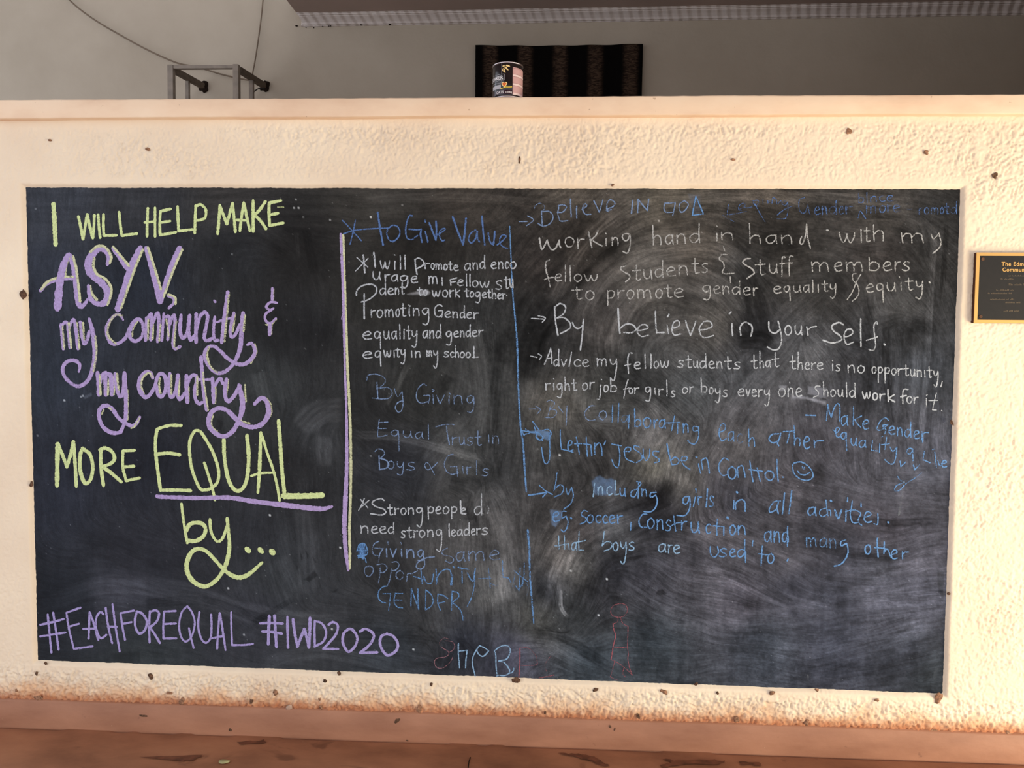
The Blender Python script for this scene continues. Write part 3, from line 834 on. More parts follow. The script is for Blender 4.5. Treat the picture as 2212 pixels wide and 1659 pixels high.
WP = [
    (arc(1470, 750, 150, 170, 330), 70, 16), (arc(1470, 740, 215, 180, 320), 60, 14), (arc(1470, 730, 270, 195, 300), 44, 10), (arc(1480, 790, 90, 180, 350), 50, 8),
    ([(1190, 660), (1250, 540), (1320, 470), (1400, 440)], 34, 20), ([(1215, 650), (1290, 560), (1350, 520)], 26, -16), ([(1240, 690), (1330, 590), (1480, 540), (1640, 560)], 40, 12),
    ([(1130, 830), (1150, 740), (1200, 640)], 60, -14), ([(1165, 800), (1180, 720), (1230, 690)], 22, -16), ([(1300, 780), (1400, 820), (1500, 900)], 70, -10), ([(1290, 900), (1400, 870), (1470, 900)], 60, 8),
    ([(1600, 560), (1630, 650), (1640, 730)], 50, -18), ([(1590, 740), (1640, 735), (1665, 750)], 44, -22), ([(1610, 800), (1700, 700), (1760, 640)], 60, 8), ([(1560, 960), (1620, 860), (1700, 780)], 80, 10),
    ([(1210, 1290), (1205, 1240), (1260, 1160), (1390, 1110), (1470, 1060)], 46, 22), ([(1240, 1160), (1330, 1120), (1450, 1085)], 34, -18), ([(1270, 1300), (1300, 1230), (1400, 1180)], 40, -12), ([(1212, 1270), (1212, 1310), (1228, 1336)], 10, 46),
    ([(1380, 1000), (1410, 960), (1440, 930)], 70, 12), ([(1400, 1090), (1440, 1075), (1450, 1030)], 40, -16), ([(1395, 880), (1420, 960), (1420, 1060)], 60, 12),
    ([(1470, 1160), (1560, 1150), (1650, 1180), (1740, 1240)], 34, 14), ([(1480, 1230), (1600, 1255), (1700, 1300), (1830, 1330)], 40, 14), ([(1560, 1230), (1650, 1270), (1720, 1310)], 26, -18), ([(1330, 1250), (1420, 1320), (1560, 1370)], 60, 8),
    ([(1500, 1330), (1640, 1340), (1800, 1310), (2000, 1230)], 60, 10), ([(1640, 1400), (1780, 1410), (1920, 1380), (2030, 1330)], 50, 12), ([(1700, 1430), (1850, 1450), (1990, 1420)], 44, -10), ([(1800, 1190), (1900, 1180), (2030, 1160)], 30, 12), ([(1820, 1120), (1920, 1130), (2040, 1125)], 24, -16), ([(1720, 1170), (1850, 1195), (1960, 1200)], 26, -14), ([(1790, 1240), (1900, 1230), (2020, 1215)], 36, 10),
    ([(1880, 640), (1870, 760), (1880, 900)], 26, -14), ([(1915, 690), (1915, 800), (1930, 940)], 22, -16), ([(1960, 690), (1955, 770), (1950, 960)], 30, -12), ([(1985, 730), (1975, 850), (1965, 960)], 22, 14), ([(2020, 470), (2010, 640), (2000, 820), (1985, 1000)], 16, 22), ([(2045, 480), (2035, 640)], 14, -20), ([(2032, 560), (2018, 760), (2000, 960)], 20, -8), ([(1940, 880), (1930, 1000)], 18, -10), ([(1990, 480), (2000, 560)], 30, -8),
    ([(1965, 700), (2000, 705), (2010, 730)], 46, -16), ([(1900, 700), (1940, 690)], 34, -14), ([(1840, 745), (1870, 755)], 30, -14), ([(1725, 520), (1640, 530)], 60, -8),
    ([(760, 940), (860, 945), (960, 970), (1060, 1000)], 24, 22), ([(930, 1010), (960, 960), (1010, 920)], 60, 12), ([(920, 1080), (940, 1020), (960, 990)], 50, 10), ([(830, 880), (860, 830), (885, 780)], 16, 20), ([(860, 850), (870, 800)], 10, 14), ([(970, 810), (960, 830), (965, 850)], 40, -16), ([(1000, 860), (980, 890)], 40, -12),
    ([(1020, 700), (1040, 820), (1050, 960)], 40, 14), ([(1085, 730), (1070, 840), (1060, 960)], 30, -10), ([(1060, 1080), (1100, 1190), (1090, 1310)], 50, 14), ([(1010, 1080), (1030, 1160)], 30, -16), ([(1010, 1110), (1060, 1060), (1080, 1090)], 40, 14), ([(970, 1040), (1010, 1050)], 40, -16), ([(1080, 1200), (1100, 1300)], 60, 14),
    ([(660, 1090), (665, 1290)], 50, 12), ([(600, 1200), (650, 1300)], 60, 10), ([(640, 1080), (690, 1060)], 20, -8), ([(645, 930), (690, 890), (745, 885)], 60, 16), ([(700, 940), (700, 1010)], 40, 16), ([(560, 800), (575, 870)], 40, 16), ([(420, 480), (560, 480), (660, 580), (690, 700)], 44, 8), ([(560, 500), (650, 560), (690, 660)], 40, -6),
    ([(90, 1310), (230, 1265), (400, 1280), (560, 1330), (760, 1345)], 50, 12), ([(300, 1305), (450, 1300), (620, 1360)], 26, -10), ([(640, 500), (645, 560)], 10, 14), ([(660, 490), (680, 600)], 24, -8), ([(540, 1350), (640, 1290)], 16, -14), ([(180, 860), (200, 850)], 8, 30), ([(700, 1370), (900, 1370), (1040, 1400)], 30, -10), ([(560, 1440), (680, 1410), (860, 1440)], 36, 12), ([(880, 1060), (880, 1180)], 24, -6), ([(1100, 1390), (1190, 1400), (1260, 1440)], 50, 10), ([(1150, 1350), (1250, 1400), (1330, 1450)], 30, -14), ([(1330, 1340), (1500, 1340), (1700, 1350)], 60, -2),
    ([(770, 432), (980, 425), (1180, 440)], 24, 14), ([(1120, 425), (1400, 432), (1700, 425), (2000, 440)], 30, 16), ([(1400, 455), (1700, 452), (1980, 470)], 20, -8), ([(900, 470), (1080, 500)], 60, -6),
]
for i, wdef in enumerate(WP):
    wipe(wdef[0], wdef[1], wdef[2], 200 + i)


def blob(pts, amt, color, seed, jag=10, soft=8):
    """rubbed chalk smudge: an outline filled with a soft colour"""
    global col
    pts = np.array(pts, float)
    lo = pts.min(0) - 30; hi = pts.max(0) + 30
    j0, j1 = int(max(0, (lo[0] - 44) / 2)), int(min(GXP.shape[1], (hi[0] - 44) / 2)); i0, i1 = int(max(0, (lo[1] - 394) / 2)), int(min(GXP.shape[0], (hi[1] - 394) / 2))
    X, Y = GXP[i0:i1, j0:j1], GYP[i0:i1, j0:j1]
    inside = np.zeros(X.shape, bool); dist = np.full(X.shape, 1e9)
    n = len(pts)
    for k in range(n):
        a, b = pts[k], pts[(k + 1) % n]
        cond = ((a[1] > Y) != (b[1] > Y)) & (X < (b[0] - a[0]) * (Y - a[1]) / (b[1] - a[1] + 1e-9) + a[0])
        inside ^= cond
        e = b - a; u = np.clip(((X - a[0]) * e[0] + (Y - a[1]) * e[1]) / (e @ e + 1e-9), 0, 1)
        dist = np.minimum(dist, np.hypot(X - a[0] - u * e[0], Y - a[1] - u * e[1]))
    sd = np.where(inside, dist, -dist) + (fbm(X / 12, Y / 12, seed, 3) - 0.5) * jag
    m = amt * sst(sd, -soft * 0.5, soft) * (0.65 + 0.7 * fbm(X / 9, Y / 9, seed + 5, 3))
    col[i0:i1, j0:j1] = col[i0:i1, j0:j1] * (1 - m[..., None]) + np.array(color) * m[..., None]


col = col + 1.15 * delta[..., None] * (0.35 + 0.65 * np.clip(col / 66, 0, 1.5)) * np.array([1.0, 0.98, 0.97])
col = col * (1.0 + 0.08 * right[..., None])
# fine brush lines: white noise dragged along the directions the cloth took
FD = np.array([(1500, 430, 0), (700, 430, 0), (300, 700, 90), (650, 900, 88), (100, 900, 90), (900, 700, 100), (1060, 850, 95), (900, 1000, 20), (1050, 1200, 90), (600, 1200, 90), (300, 1320, 10), (700, 1400, 5), (1200, 800, 120), (1300, 950, 60), (1450, 800, 40), (1600, 700, 60), (1550, 950, 110), (1750, 700, 50),
               (1950, 800, 94), (1900, 600, 60), (1900, 950, 92), (1950, 1100, 0), (1900, 1250, 8), (1750, 1150, 15), (1650, 1250, 25), (1400, 1250, 35), (1300, 1120, -35), (1250, 1260, -50), (1500, 1400, 0), (1950, 1420, -10), (1700, 560, 0), (1900, 520, 5), (1250, 520, -50), (1420, 1000, 100)], float)
c2 = np.zeros(sx.shape); s2 = np.zeros(sx.shape)
for c in FD:
    ww = 1 / ((sx - c[0]) ** 2 + (sy - c[1]) ** 2 + 900) ** 1.5 * 1e5
    c2 += ww * math.cos(2 * math.radians(c[2])); s2 += ww * math.sin(2 * math.radians(c[2]))
nrm = np.hypot(c2, s2) + 1e-9; c2 /= nrm; s2 /= nrm
for wd in WP:
    L = cr(wd[0], 6); e = np.gradient(L, axis=0); th = np.arctan2(e[:, 1], e[:, 0])
    for (px, py), a in zip(L, th):
        g = np.exp(-((sx - px) ** 2 + (sy - py) ** 2) / (0.6 * wd[1]) ** 2) * 0.9
        c2 += g * math.cos(2 * a); s2 += g * math.sin(2 * a)
ang = 0.5 * np.arctan2(up(s2, GXP.shape), up(c2, GXP.shape)) + (fbm(GXP / 90, GYP / 90, 141, 3) - 0.5) * 0.8
dx, dy = np.cos(ang), np.sin(ang)
H_, W_ = GXP.shape


def drag(noise, steps):
    acc = noise.copy()
    for sg in (1, -1):
        fx = np.arange(W_)[None] + np.zeros(GXP.shape); fy = np.arange(H_)[:, None] + np.zeros(GXP.shape)
        for k in range(steps):
            ix = np.clip(fx, 0, W_ - 1).astype(int); iy = np.clip(fy, 0, H_ - 1).astype(int)
            fx = fx + sg * dx[iy, ix]; fy = fy + sg * dy[iy, ix]
            acc += noise[np.clip(fy, 0, H_ - 1).astype(int), np.clip(fx, 0, W_ - 1).astype(int)]
    acc -= acc.mean(); return acc / acc.std()


n_a = rng.random(GXP.shape); n_b = vnoise(GXP / 7, GYP / 7, 151).astype(float); n_c = vnoise(GXP / 22, GYP / 22, 152).astype(float)
lines = 0.6 * drag(n_a, 9) + 0.4 * drag(n_b, 11) + 0.25 * drag(n_c, 20)
lines *= 0.55 + 0.9 * fbm(GXP / 120, GYP / 120, 161, 3)
kl = 0.065 + 0.06 * right
col = col * (1 + kl * np.clip(lines, -2.4, 3.2))[..., None]


SM = [([(880, 636), (900, 628), (925, 624), (932, 632), (925, 640), (900, 638)], 0.90, (148, 146, 150)),
      ([(1682, 832), (1700, 833), (1698, 844), (1684, 846)], 0.70, (150, 148, 152)), ([(1708, 852), (1740, 856), (1786, 865), (1786, 876), (1770, 872), (1740, 864), (1710, 860)], 0.95, (160, 158, 164)), ([(1745, 833), (1785, 838), (1786, 862), (1742, 852)], 0.85, (136, 134, 140)),
      ([(1278, 1040), (1287, 1030), (1297, 1027), (1308, 1034), (1322, 1034), (1332, 1040), (1330, 1066), (1310, 1070), (1283, 1070)], 0.60, (100, 128, 168)),
      ([(1187, 1100), (1215, 1104), (1212, 1122), (1200, 1138), (1192, 1134)], 0.50, (110, 136, 176)), ([(1145, 932), (1165, 928), (1188, 932), (1190, 946), (1184, 954), (1172, 946)], 0.60, (112, 148, 196)), ([(1140, 932), (1162, 931), (1160, 938)], 0.50, (112, 148, 196)),
      ([(773, 1176), (786, 1172), (792, 1192), (788, 1204), (774, 1202)], 0.55, (86, 130, 190)), ([(1285, 898), (1320, 900), (1318, 912), (1290, 912)], 0.30, (130, 134, 146)), ([(1485, 418), (1512, 420), (1516, 460), (1500, 462)], 0.25, (92, 100, 124)),
      ([(1420, 1276), (1430, 1272), (1440, 1282), (1426, 1286), (1414, 1284)], 0.44, (16, 16, 18)), ([(655, 1252), (680, 1232), (686, 1244), (668, 1258)], 0.39, (16, 16, 18)), ([(648, 1190), (655, 1205), (650, 1215)], 0.39, (14, 14, 16)), ([(655, 1180), (668, 1200), (664, 1206)], 0.39, (14, 14, 16)), ([(672, 1196), (684, 1214), (680, 1218)], 0.39, (14, 14, 16)), ([(640, 1215), (645, 1228), (640, 1232)], 0.33, (14, 14, 16)), ([(712, 1280), (730, 1272), (725, 1280)], 0.39, (16, 16, 18)),
      ([(1440, 1090), (1450, 1088), (1446, 1096)], 0.44, (12, 12, 16)), ([(1592, 1068), (1606, 1072), (1600, 1080), (1590, 1076)], 0.39, (20, 20, 24)), ([(1740, 1075), (1748, 1075), (1746, 1080)], 0.50, (130, 124, 126)),
      ([(586, 960), (590, 1000), (584, 990)], 0.39, (20, 20, 24)), ([(470, 905), (482, 910), (478, 930), (464, 925)], 0.33, (18, 18, 20)), ([(290, 1008), (306, 1004), (304, 1030), (292, 1028)], 0.33, (14, 15, 20)), ([(2024, 1230), (2040, 1235), (2038, 1290), (2026, 1280)], 0.33, (40, 42, 44)), ([(2022, 1440), (2028, 1445), (2020, 1470), (2014, 1462)], 0.50, (84, 88, 92)), ([(1743, 1456), (1747, 1460), (1745, 1474)], 0.60, (140, 138, 136)), ([(240, 1412), (300, 1405), (305, 1432), (250, 1436)], 0.22, (20, 22, 26))]
for i, (p, a, c) in enumerate(SM):
    blob(p, a, c, 300 + i, jag=min(8, 0.10 * np.ptp(np.array(p)[:, 0])), soft=max(1.5, min(5, 0.06 * np.ptp(np.array(p)[:, 0]))))
# loose specks of chalk
for k in range(420):
    i, j = rng.integers(0, GXP.shape[0]), rng.integers(0, GXP.shape[1])
    col[i, j] += rng.uniform(10, 60)
for px, py, a in [(639, 430, 90), (635, 449, 110), (644, 449, 120), (654, 468, 60), (713, 475, 90), (801, 469, 150), (868, 443, 60), (582, 1113, 150), (735, 1183, 140), (492, 1271, 120), (716, 1358, 110), (893, 1402, 130), (1311, 1250, 170), (1233, 1233, 90), (1293, 1328, 140), (1208, 982, 130), (464, 651, 130), (1541, 498, 0), (1786, 497, 110), (500, 549, 60), (139, 864, 120), (174, 857, 90), (178, 855, 90), (80, 940, 60), (76, 450, 50), (526, 1370, 80), (800, 985, 60), (1422, 476, 70)]:
    j, i = int((px - 44) / 2), int((py - 394) / 2)
    col[i:i + 2, j:j + 2] += a
col = np.clip(col, 8, 235)
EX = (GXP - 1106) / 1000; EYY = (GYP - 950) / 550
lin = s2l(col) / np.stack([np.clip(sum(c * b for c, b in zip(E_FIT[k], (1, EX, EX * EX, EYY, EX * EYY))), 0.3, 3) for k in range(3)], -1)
P = ray(GXP, GYP, 0.0)
me, used = grid_mesh('board_surface', P)
at = me.color_attributes.new(name='dust', type='FLOAT_COLOR', domain='POINT')
L4 = np.ones((len(used), 4), np.float32); L4[:, :3] = lin.reshape(-1, 3)[used]
at.data.foreach_set('color', L4.ravel())
t = NT('blackboard_paint')
ca = t.n('Attribute', attribute_name='dust').outputs[0]
v = t.coord()
g = t.noise(v, 620, 2, 0.7); g2 = t.noise(v, 240, 2)
gr = t.math('ADD', 0.25, t.math('ADD', t.math('MULTIPLY', g, 1.0), t.math('MULTIPLY', g2, 0.5)))
cc = t.n('VectorMath', operation='SCALE'); t.set(cc.inputs[0], ca); t.set(cc.inputs['Scale'], gr)
M_BOARD = t.fin(cc.outputs[0], 0.8, 0.12, 0, t.bump(t.noise(v, 35, 4), 0.003, 0.25))
link('board_surface', me, M_BOARD, board)

# ---------------------------------------------------------------- chalk
CH = {}


def chalk(key, c):
    t = NT('chalk_' + key)
    xx = -0.75 if key in ('lime', 'limepale', 'purple', 'lilac') else 0.2
    base = s2l(c) / np.array([f[0] + f[1] * xx + f[2] * xx * xx for f in E_FIT])
    u = t.n('Attribute', attribute_name='edge').outputs[2]
    d = t.n('Attribute', attribute_name='dens').outputs[2]
    v = t.coord()
    n1 = t.noise(v, 430, 2, 0.6); n2 = t.noise(v, 130, 2, 0.6); n3 = t.noise(v, 40, 2)
    nn = t.math('ADD', t.math('MULTIPLY', n1, 0.75), t.math('MULTIPLY', n2, 0.25))
    e = t.math('MULTIPLY', t.math('POWER', t.math('ABSOLUTE', u), 3.0), 0.45)
    th = t.math('ADD', t.math('MULTIPLY', t.math('SUBTRACT', nn, 0.5), t.math('ADD', 1.0, t.math('MULTIPLY', t.sstep(d, 0.2, 0.7), 2.6))), t.math('SUBTRACT', t.math('MULTIPLY', t.math('SUBTRACT', d, 0.40), 1.15), e))
    al = t.math('MULTIPLY', t.sstep(th, -0.28, 0.36), t.sstep(d, -0.3, 0.62))
    cm = t.mix(t.sstep(n2, 0.3, 0.7), (*(base * 0.86), 1), (*np.minimum(base * 1.06, 0.95), 1))
    t.set(t.b.inputs['Alpha'], al)
    t.fin(cm, 0.95, 0.05)
    CH[key] = t.m


for k, c in dict(lime=(210, 219, 158), limepale=(206, 204, 166), purple=(176, 153, 200), lilac=(168, 153, 205), white=(196, 195, 197), warm=(190, 184, 178), blue=(112, 152, 200), navy=(96, 122, 170), steel=(132, 151, 184), grey=(140, 142, 146), sky=(150, 180, 208), red=(168, 98, 104), pink=(160, 116, 122)).items():
    chalk(k, c)

_sec = dict(mat='white', strokes=[], label='')
_nstroke = 0
OX, OY, OS = 0.0, 0.0, 1.0


def O(x, y, k=2212 / 400.0):
    global OX, OY, OS
    OX, OY, OS = x, y, 1.0 / k


def flush():
    """link the strokes gathered so far as one part of the blackboard, its words as sub-parts"""
    S = _sec['strokes']
    if not S: return
    # strokes that nearly touch belong to one word
    bb = [(min(p[0] for p in s[0]) - 4.5, max(p[0] for p in s[0]) + 4.5, min(p[1] for p in s[0]) - 1, max(p[1] for p in s[0]) + 1) for s in S]
    par = list(range(len(S)))

    def find(i):
        while par[i] != i: i = par[i]
        return i
    for i in range(len(S)):
        for j in range(i):
            if bb[i][0] < bb[j][1] and bb[j][0] < bb[i][1] and bb[i][2] < bb[j][3] and bb[j][2] < bb[i][3]:
                par[find(i)] = find(j)
    groups = {}
    for i in range(len(S)): groups.setdefault(find(i), []).append(S[i])
    name = _sec.get('name', 'chalk_lettering')
    if len(groups) == 1:
        tag(word_mesh(name, S, board), _sec['label'])
    else:
        e = empty(name, board.location); e.parent = board; e.matrix_parent_inverse = Matrix.Translation(-Vector(board.location))
        tag(e, _sec['label'])
        for g in groups.values():
            if sum(len(s[0]) for s in g) > 1: word_mesh('chalk_word' if 'letter' in name else 'chalk_mark', g, e)
    _sec['strokes'] = []


def word_mesh(name, S, parent):
    global _nstroke
    V = []; Fc = []; ED = []; DN = []
    for pts, wd, dens in S:
        p = np.array(pts, float)
        keep = np.r_[True, np.hypot(*np.diff(p, axis=0).T) > 1e-6]; p = p[keep]; wv = np.asarray(wd, float)[keep] if np.ndim(wd) else np.full(len(p), float(wd))
        if len(p) < 2: continue
        T = np.gradient(p, axis=0); T /= np.hypot(T[:, 0], T[:, 1])[:, None] + 1e-9
        N = np.stack([-T[:, 1], T[:, 0]], -1)
        # rounded ends
        p = np.vstack([p[0] - T[0] * wv[0] * 0.42, p, p[-1] + T[-1] * wv[-1] * 0.42]); N = np.vstack([N[0], N, N[-1]])
        hw = np.r_[wv[0] * 0.22, wv * 0.5, wv[-1] * 0.22]
        m = len(p); seed = _nstroke % 200
        j = np.arange(m)
        wob = 1 + 0.16 * (vnoise(j * 0.9 + seed * 7.7, j * 0.0 + seed, 5) - 0.5) * 2
        dn = dens + 0.16 * (vnoise(j * 0.23 + seed * 3.1, j * 0.0 + seed * 1.7, 8) - 0.5) * 2
        A = p + N * (hw * wob)[:, None]; B = p - N * (hw * wob)[:, None]
        y = -0.0005 - 0.00003 * (_nstroke % 24) - 0.000006 * np.arange(m)
        b0 = len(V)
        qa, qm, qb = ray(A[:, 0], A[:, 1], y), ray(p[:, 0], p[:, 1], y), ray(B[:, 0], B[:, 1], y)
        for k in range(m):
            V += [qa[k], qm[k], qb[k]]; ED += [1.0, 0.0, 1.0]; DN += [dn[k]] * 3
        for k in range(m - 1):
            i = b0 + 3 * k
            Fc += [(i, i + 1, i + 4, i + 3), (i + 1, i + 2, i + 5, i + 4)]
        _nstroke += 1
    me = bpy.data.meshes.new(name)
    me.from_pydata([tuple(v) for v in V], [], Fc)
    for nm, dat in (('edge', ED), ('dens', DN)):
        me.attributes.new(nm, 'FLOAT', 'POINT').data.foreach_set('value', np.array(dat, np.float32))
    return link(name, me, CH[_sec['mat']], parent)


def sec(mat, label, name='chalk_lettering'):
    flush(); _sec.update(mat=mat, label=label, name=name, strokes=[])


def parse(s):
    """'x y x y! x y' -> pieces; ! marks a sharp corner"""
    out = [[]]; tk = s.split()
    for a, b in zip(tk[0::2], tk[1::2]):
        sharp = b.endswith('!'); pt = (float(a), float(b.rstrip('!')))
        out[-1].append(pt)
        if sharp: out.append([pt])
    return [o for o in out if len(o) > 1]


def smooth_path(pieces, step):
    P = []
    for pc in pieces:
        L = max(2, int(sum(math.dist(a, b) for a, b in zip(pc, pc[1:])) / step / max(1, len(pc) - 1)))
        q = crv(pc, L) if len(pc) > 2 else [np.array(pc[0]) + (np.array(pc[1]) - np.array(pc[0])) * k / L for k in range(L + 1)]
        P += list(q) if not P else list(q)[1:]
    return P


WDT, DENS = 3.0, 0.7


def K(s, wd=None, dens=None, dx=0, dy=0, taper=None):
    """strokes traced in the current origin; several separated by ;"""
    for one in s.split(';'):
        pcs = [[(OX + (x + dx) * OS, OY + (y + dy) * OS) for x, y in pc] for pc in parse(one)]
        if not pcs: continue
        ww = WDT if wd is None else wd * OS
        if taper is None:
            for pc in pcs: _sec['strokes'].append((smooth_path([pc], 2.2), ww, DENS if dens is None else dens))
            continue
        P = smooth_path(pcs, 2.2)
        if taper is not None:
            u = np.linspace(0, len(taper) - 1, len(P)); ww = np.interp(u, range(len(taper)), np.array(taper) * OS)
        _sec['strokes'].append((P, ww, DENS if dens is None else dens))


def dot(x, y, r=None):
    r = r or 1.6 / OS
    K('%g %g %g %g' % (x - r * .3, y - r * .3, x + r * .3, y + r * .3), wd=r * 1.5, dens=0.95)


# single-line handwriting: x 0..100 across the letter, y 0 baseline, 100 x-height, 200 ascender, -100 descender
G = {
    'a': '88 88 60 100 20 80 8 40 25 5 55 10 82 50 88 88;88 100 86 40 96 2', 'b': '12 200 14 100 16 5;16 70 45 98 85 80 92 40 70 5 16 8', 'c': '92 82 60 100 20 80 8 45 25 8 60 0 95 15',
    'd': '80 85 50 98 15 75 8 35 30 2 60 15 82 55;84 200 84 100 88 0', 'e': '10 48 50 55 88 72 70 98 35 95 10 60 12 25 40 0 95 12', 'f': '92 185 65 200 42 170 40 80 38 -40;5 95 85 100',
    'g': '85 85 55 100 18 85 10 45 35 15 65 30 85 85! 88 20 82 -60 55 -98 15 -85', 'h': '14 200 16 100 18 0;18 55 45 95 75 90 84 50 86 0', 'i': '48 98 50 50 54 0', 'j': '60 98 58 0 45 -80 5 -85', 'k': '14 190 16 100 18 0;82 105 20 50! 88 -4',
    'l': '48 200 50 100 54 0', 'm': '8 100 10 50 12 0;11 60 25 95 42 90 47 45 48 2;48 60 65 96 84 88 89 40 92 0', 'n': '12 100 14 50 16 0;15 55 40 95 72 92 82 50 86 0', 'o': '55 100 20 85 8 45 25 5 60 0 92 40 85 80 55 100',
    'p': '15 100 16 0 18 -100;16 70 40 100 80 92 90 55 65 15 18 18', 'q': '82 85 50 100 15 80 10 40 35 12 65 30 82 85! 84 0 88 -110', 'r': '14 100 16 50 18 0;17 50 40 88 92 95', 's': '88 90 50 102 18 80 40 55 78 38 80 12 45 0 6 8',
    't': '45 170 46 80 50 12 70 0 95 10;2 105 92 112', 'u': '12 100 14 40 35 5 65 12 82 60 84 100! 86 40 95 0', 'v': '8 100 45 2! 90 100', 'w': '5 100 15 40 28 4 45 50 50 85! 58 30 72 4 88 50 92 100', 'y': '12 100 18 50 45 30 75 55 85 100! 86 20 75 -60 50 -100 12 -80',
    'G': '90 175 60 200 20 160 8 90 25 20 60 5 88 40;50 100 95 98 88 0', 'F': '20 195 22 100 24 0;20 195 88 190;22 105 75 108',
}


def T(txt, xs, y0, y1, xh, asc=2.0, desc=1.0, wd=None, dens=None, slant=0.0, gap=0.16):
    n = len(txt)
    for k, ch in enumerate(txt):
        a, b = xs[k], xs[k + 1]
        wch = (b - a) * (1 - gap)
        u = (k + 0.5) / n
        base = y0 + (y1 - y0) * (((a + b) / 2 - xs[0]) / (xs[-1] - xs[0]))
        for one in G[ch].split(';'):
            tk = one.split(); s = ''
            for px, py in zip(tk[0::2], tk[1::2]):
                sh = '!' if py.endswith('!') else ''
                X, Y = float(px) / 100, float(py.rstrip('!')) / 100
                if Y > 1: Y = 1 + (Y - 1) * (asc - 1)
                if Y < 0: Y = Y * desc
                jx, jy = random.uniform(-.025, .025), random.uniform(-.025, .025)
                s += '%.1f %.1f%s ' % (a + X * wch + jx * xh + slant * Y * xh, base - (Y + jy) * xh, sh)
            K(s, wd, dens)

# ================================================================ left panel
O(50, 400)
sec('lime', 'yellow green chalk words I WILL HELP MAKE'); DENS = 1.05
K('362 222 375 450 388 712', 54); K('660 375 690 510 715 645! 740 500 765 350! 795 490 832 632! 845 500 850 358', 36)
K('895 352 905 490 920 628;960 350 958 480 965 602! 1115 598;1145 322 1160 470 1178 602! 1360 578', 34)
K('1490 275 1482 450 1480 612;1575 270 1575 450 1576 615;1452 446 1575 434', 32); K('1762 284 1640 312! 1632 450 1635 596! 1825 562;1640 446 1755 430', 34)
K('1845 255 1850 400 1857 548! 2020 530', 34); K('2062 240 2055 400 2050 572;2062 252 2120 232 2180 290 2175 385 2120 415 2070 420', 34)
O(350, 400)
K('692 240 680 410 665 582;690 245 775 465! 808 340 842 215! 860 380 876 558', 36); K('975 208 950 380 930 545;980 215 1010 370 1050 545;888 415 1012 420', 34)
K('1088 185 1088 370 1090 552;1235 195 1170 290 1105 355! 1180 430 1242 522', 38); K('1420 185 1280 212! 1278 340 1285 482! 1448 452;1300 352 1385 335', 36)
K('1380 262 1455 262', 14, .6)

O(50, 400)
sec('limepale', 'pale yellow edging along the purple word ASYV'); DENS = 0.85
A1 = '575 845 615 980 640 1200 670 1400;600 850 530 960 520 1070'
K('595 850 630 980 660 1200 680 1390;545 870 510 960 500 1080;215 1245 300 1150 450 1100 590 1095', 34)
K('1035 930 1050 850 985 745 890 730 800 800;850 870 840 960 880 1060 980 1120 1045 1210 1050 1300 1010 1430;800 1205 820 1290 880 1370', 34)
K('1075 735 1265 965;1430 770 1330 1010 1170 1470', 32); K('1490 745 1580 1020 1645 1240;1900 770 1800 1000 1680 1330', 32); K('1735 1305 1815 1340 1820 1420', 28)
sec('purple', 'purple chalk word ASYV with a comma'); DENS = 1.15
K('535 835 480 960 440 1150 410 1468', taper=[62, 80, 92, 92]); K('550 830 600 960 630 1180 655 1390 690 1448 735 1420 772 1360', taper=[60, 66, 66, 60, 48, 34]); K('205 1262 300 1170 450 1125 592 1118', 38)
K('1005 950 1020 860 975 780 900 765 810 850 775 960 820 1070 930 1160 1005 1260 1000 1370 930 1420 840 1395 790 1310 780 1200', taper=[38, 52, 58, 70, 92, 96, 88, 84, 90, 86, 66, 56, 46, 40])
K('1075 752 1160 880 1245 1005', 50); K('1400 748 1300 950 1200 1260 1130 1482', taper=[66, 76, 80, 76])
K('1470 752 1540 1000 1635 1390', taper=[54, 66, 74]); K('1868 752 1780 960 1635 1390', taper=[66, 72, 66]); K('1728 1320 1790 1350 1800 1405 1740 1468', 34)

O(50, 600)
sec('limepale', 'pale yellow edging along the purple words my community'); DENS = 0.6
K('470 580 492 845;545 540 574 835;640 540 672 845;715 540 728 740;860 700 875 900 840 1120', 30); K('1180 450 1090 450 1015 590 1020 700 1110 790;1380 500 1320 590 1300 700', 30)
K('1495 500 1490 740;1555 560 1545 735;1640 560 1625 750;1710 500 1740 700;1830 520 1805 800 1840 845', 26)
O(350, 600)
K('560 830 540 930 580 1060 660 1130;800 180 775 470 745 760;870 440 845 640;990 450 975 640', 30); K('1110 790 1128 900 1060 1020;1330 130 1330 265;1310 570 1308 670;1240 560 1300 560 1365 495', 22)
O(50, 600)
sec('purple', 'purple chalk words my community'); DENS = 0.95
K('450 560 465 700 480 850;458 575 500 530 530 560 545 690 560 835;535 620 570 540 605 500 625 600 655 850', 40)
K('682 530 695 650 730 790 765 740 790 640', 42); K('788 488 830 650 855 860 845 1020 790 1200 690 1290 590 1275 490 1170 475 1070 530 1000 620 990 675 1040 665 1122', taper=[34, 60, 56, 56, 52, 48, 44, 44, 44, 46, 46, 42, 30])
K('1195 502 1150 440 1080 460 1000 580 1005 690 1050 780 1120 790 1220 720 1285 580 1370 492 1430 560 1425 690 1345 758 1280 720 1275 640 1320 540', taper=[26, 36, 40, 44, 44, 40, 40, 42, 46, 44, 44, 42, 40, 46, 44, 30])
K('1462 750 1475 480;1478 520 1520 435 1535 480 1525 742;1535 560 1600 425 1620 480 1615 660 1605 762', 42); K('1655 750 1680 430;1690 470 1745 480 1728 740;1735 600 1795 445 1815 520 1795 720 1790 800 1815 850 1875 822', 38)
O(350, 600)
K('228 448 215 620 245 722 300 650 330 450! 315 620 340 742 390 690', 44); K('408 430 405 600 408 772;410 620 450 470 510 412 545 470 515 640 505 720 540 752 605 720', 44); K('630 470 615 640 630 745 670 745', 40)
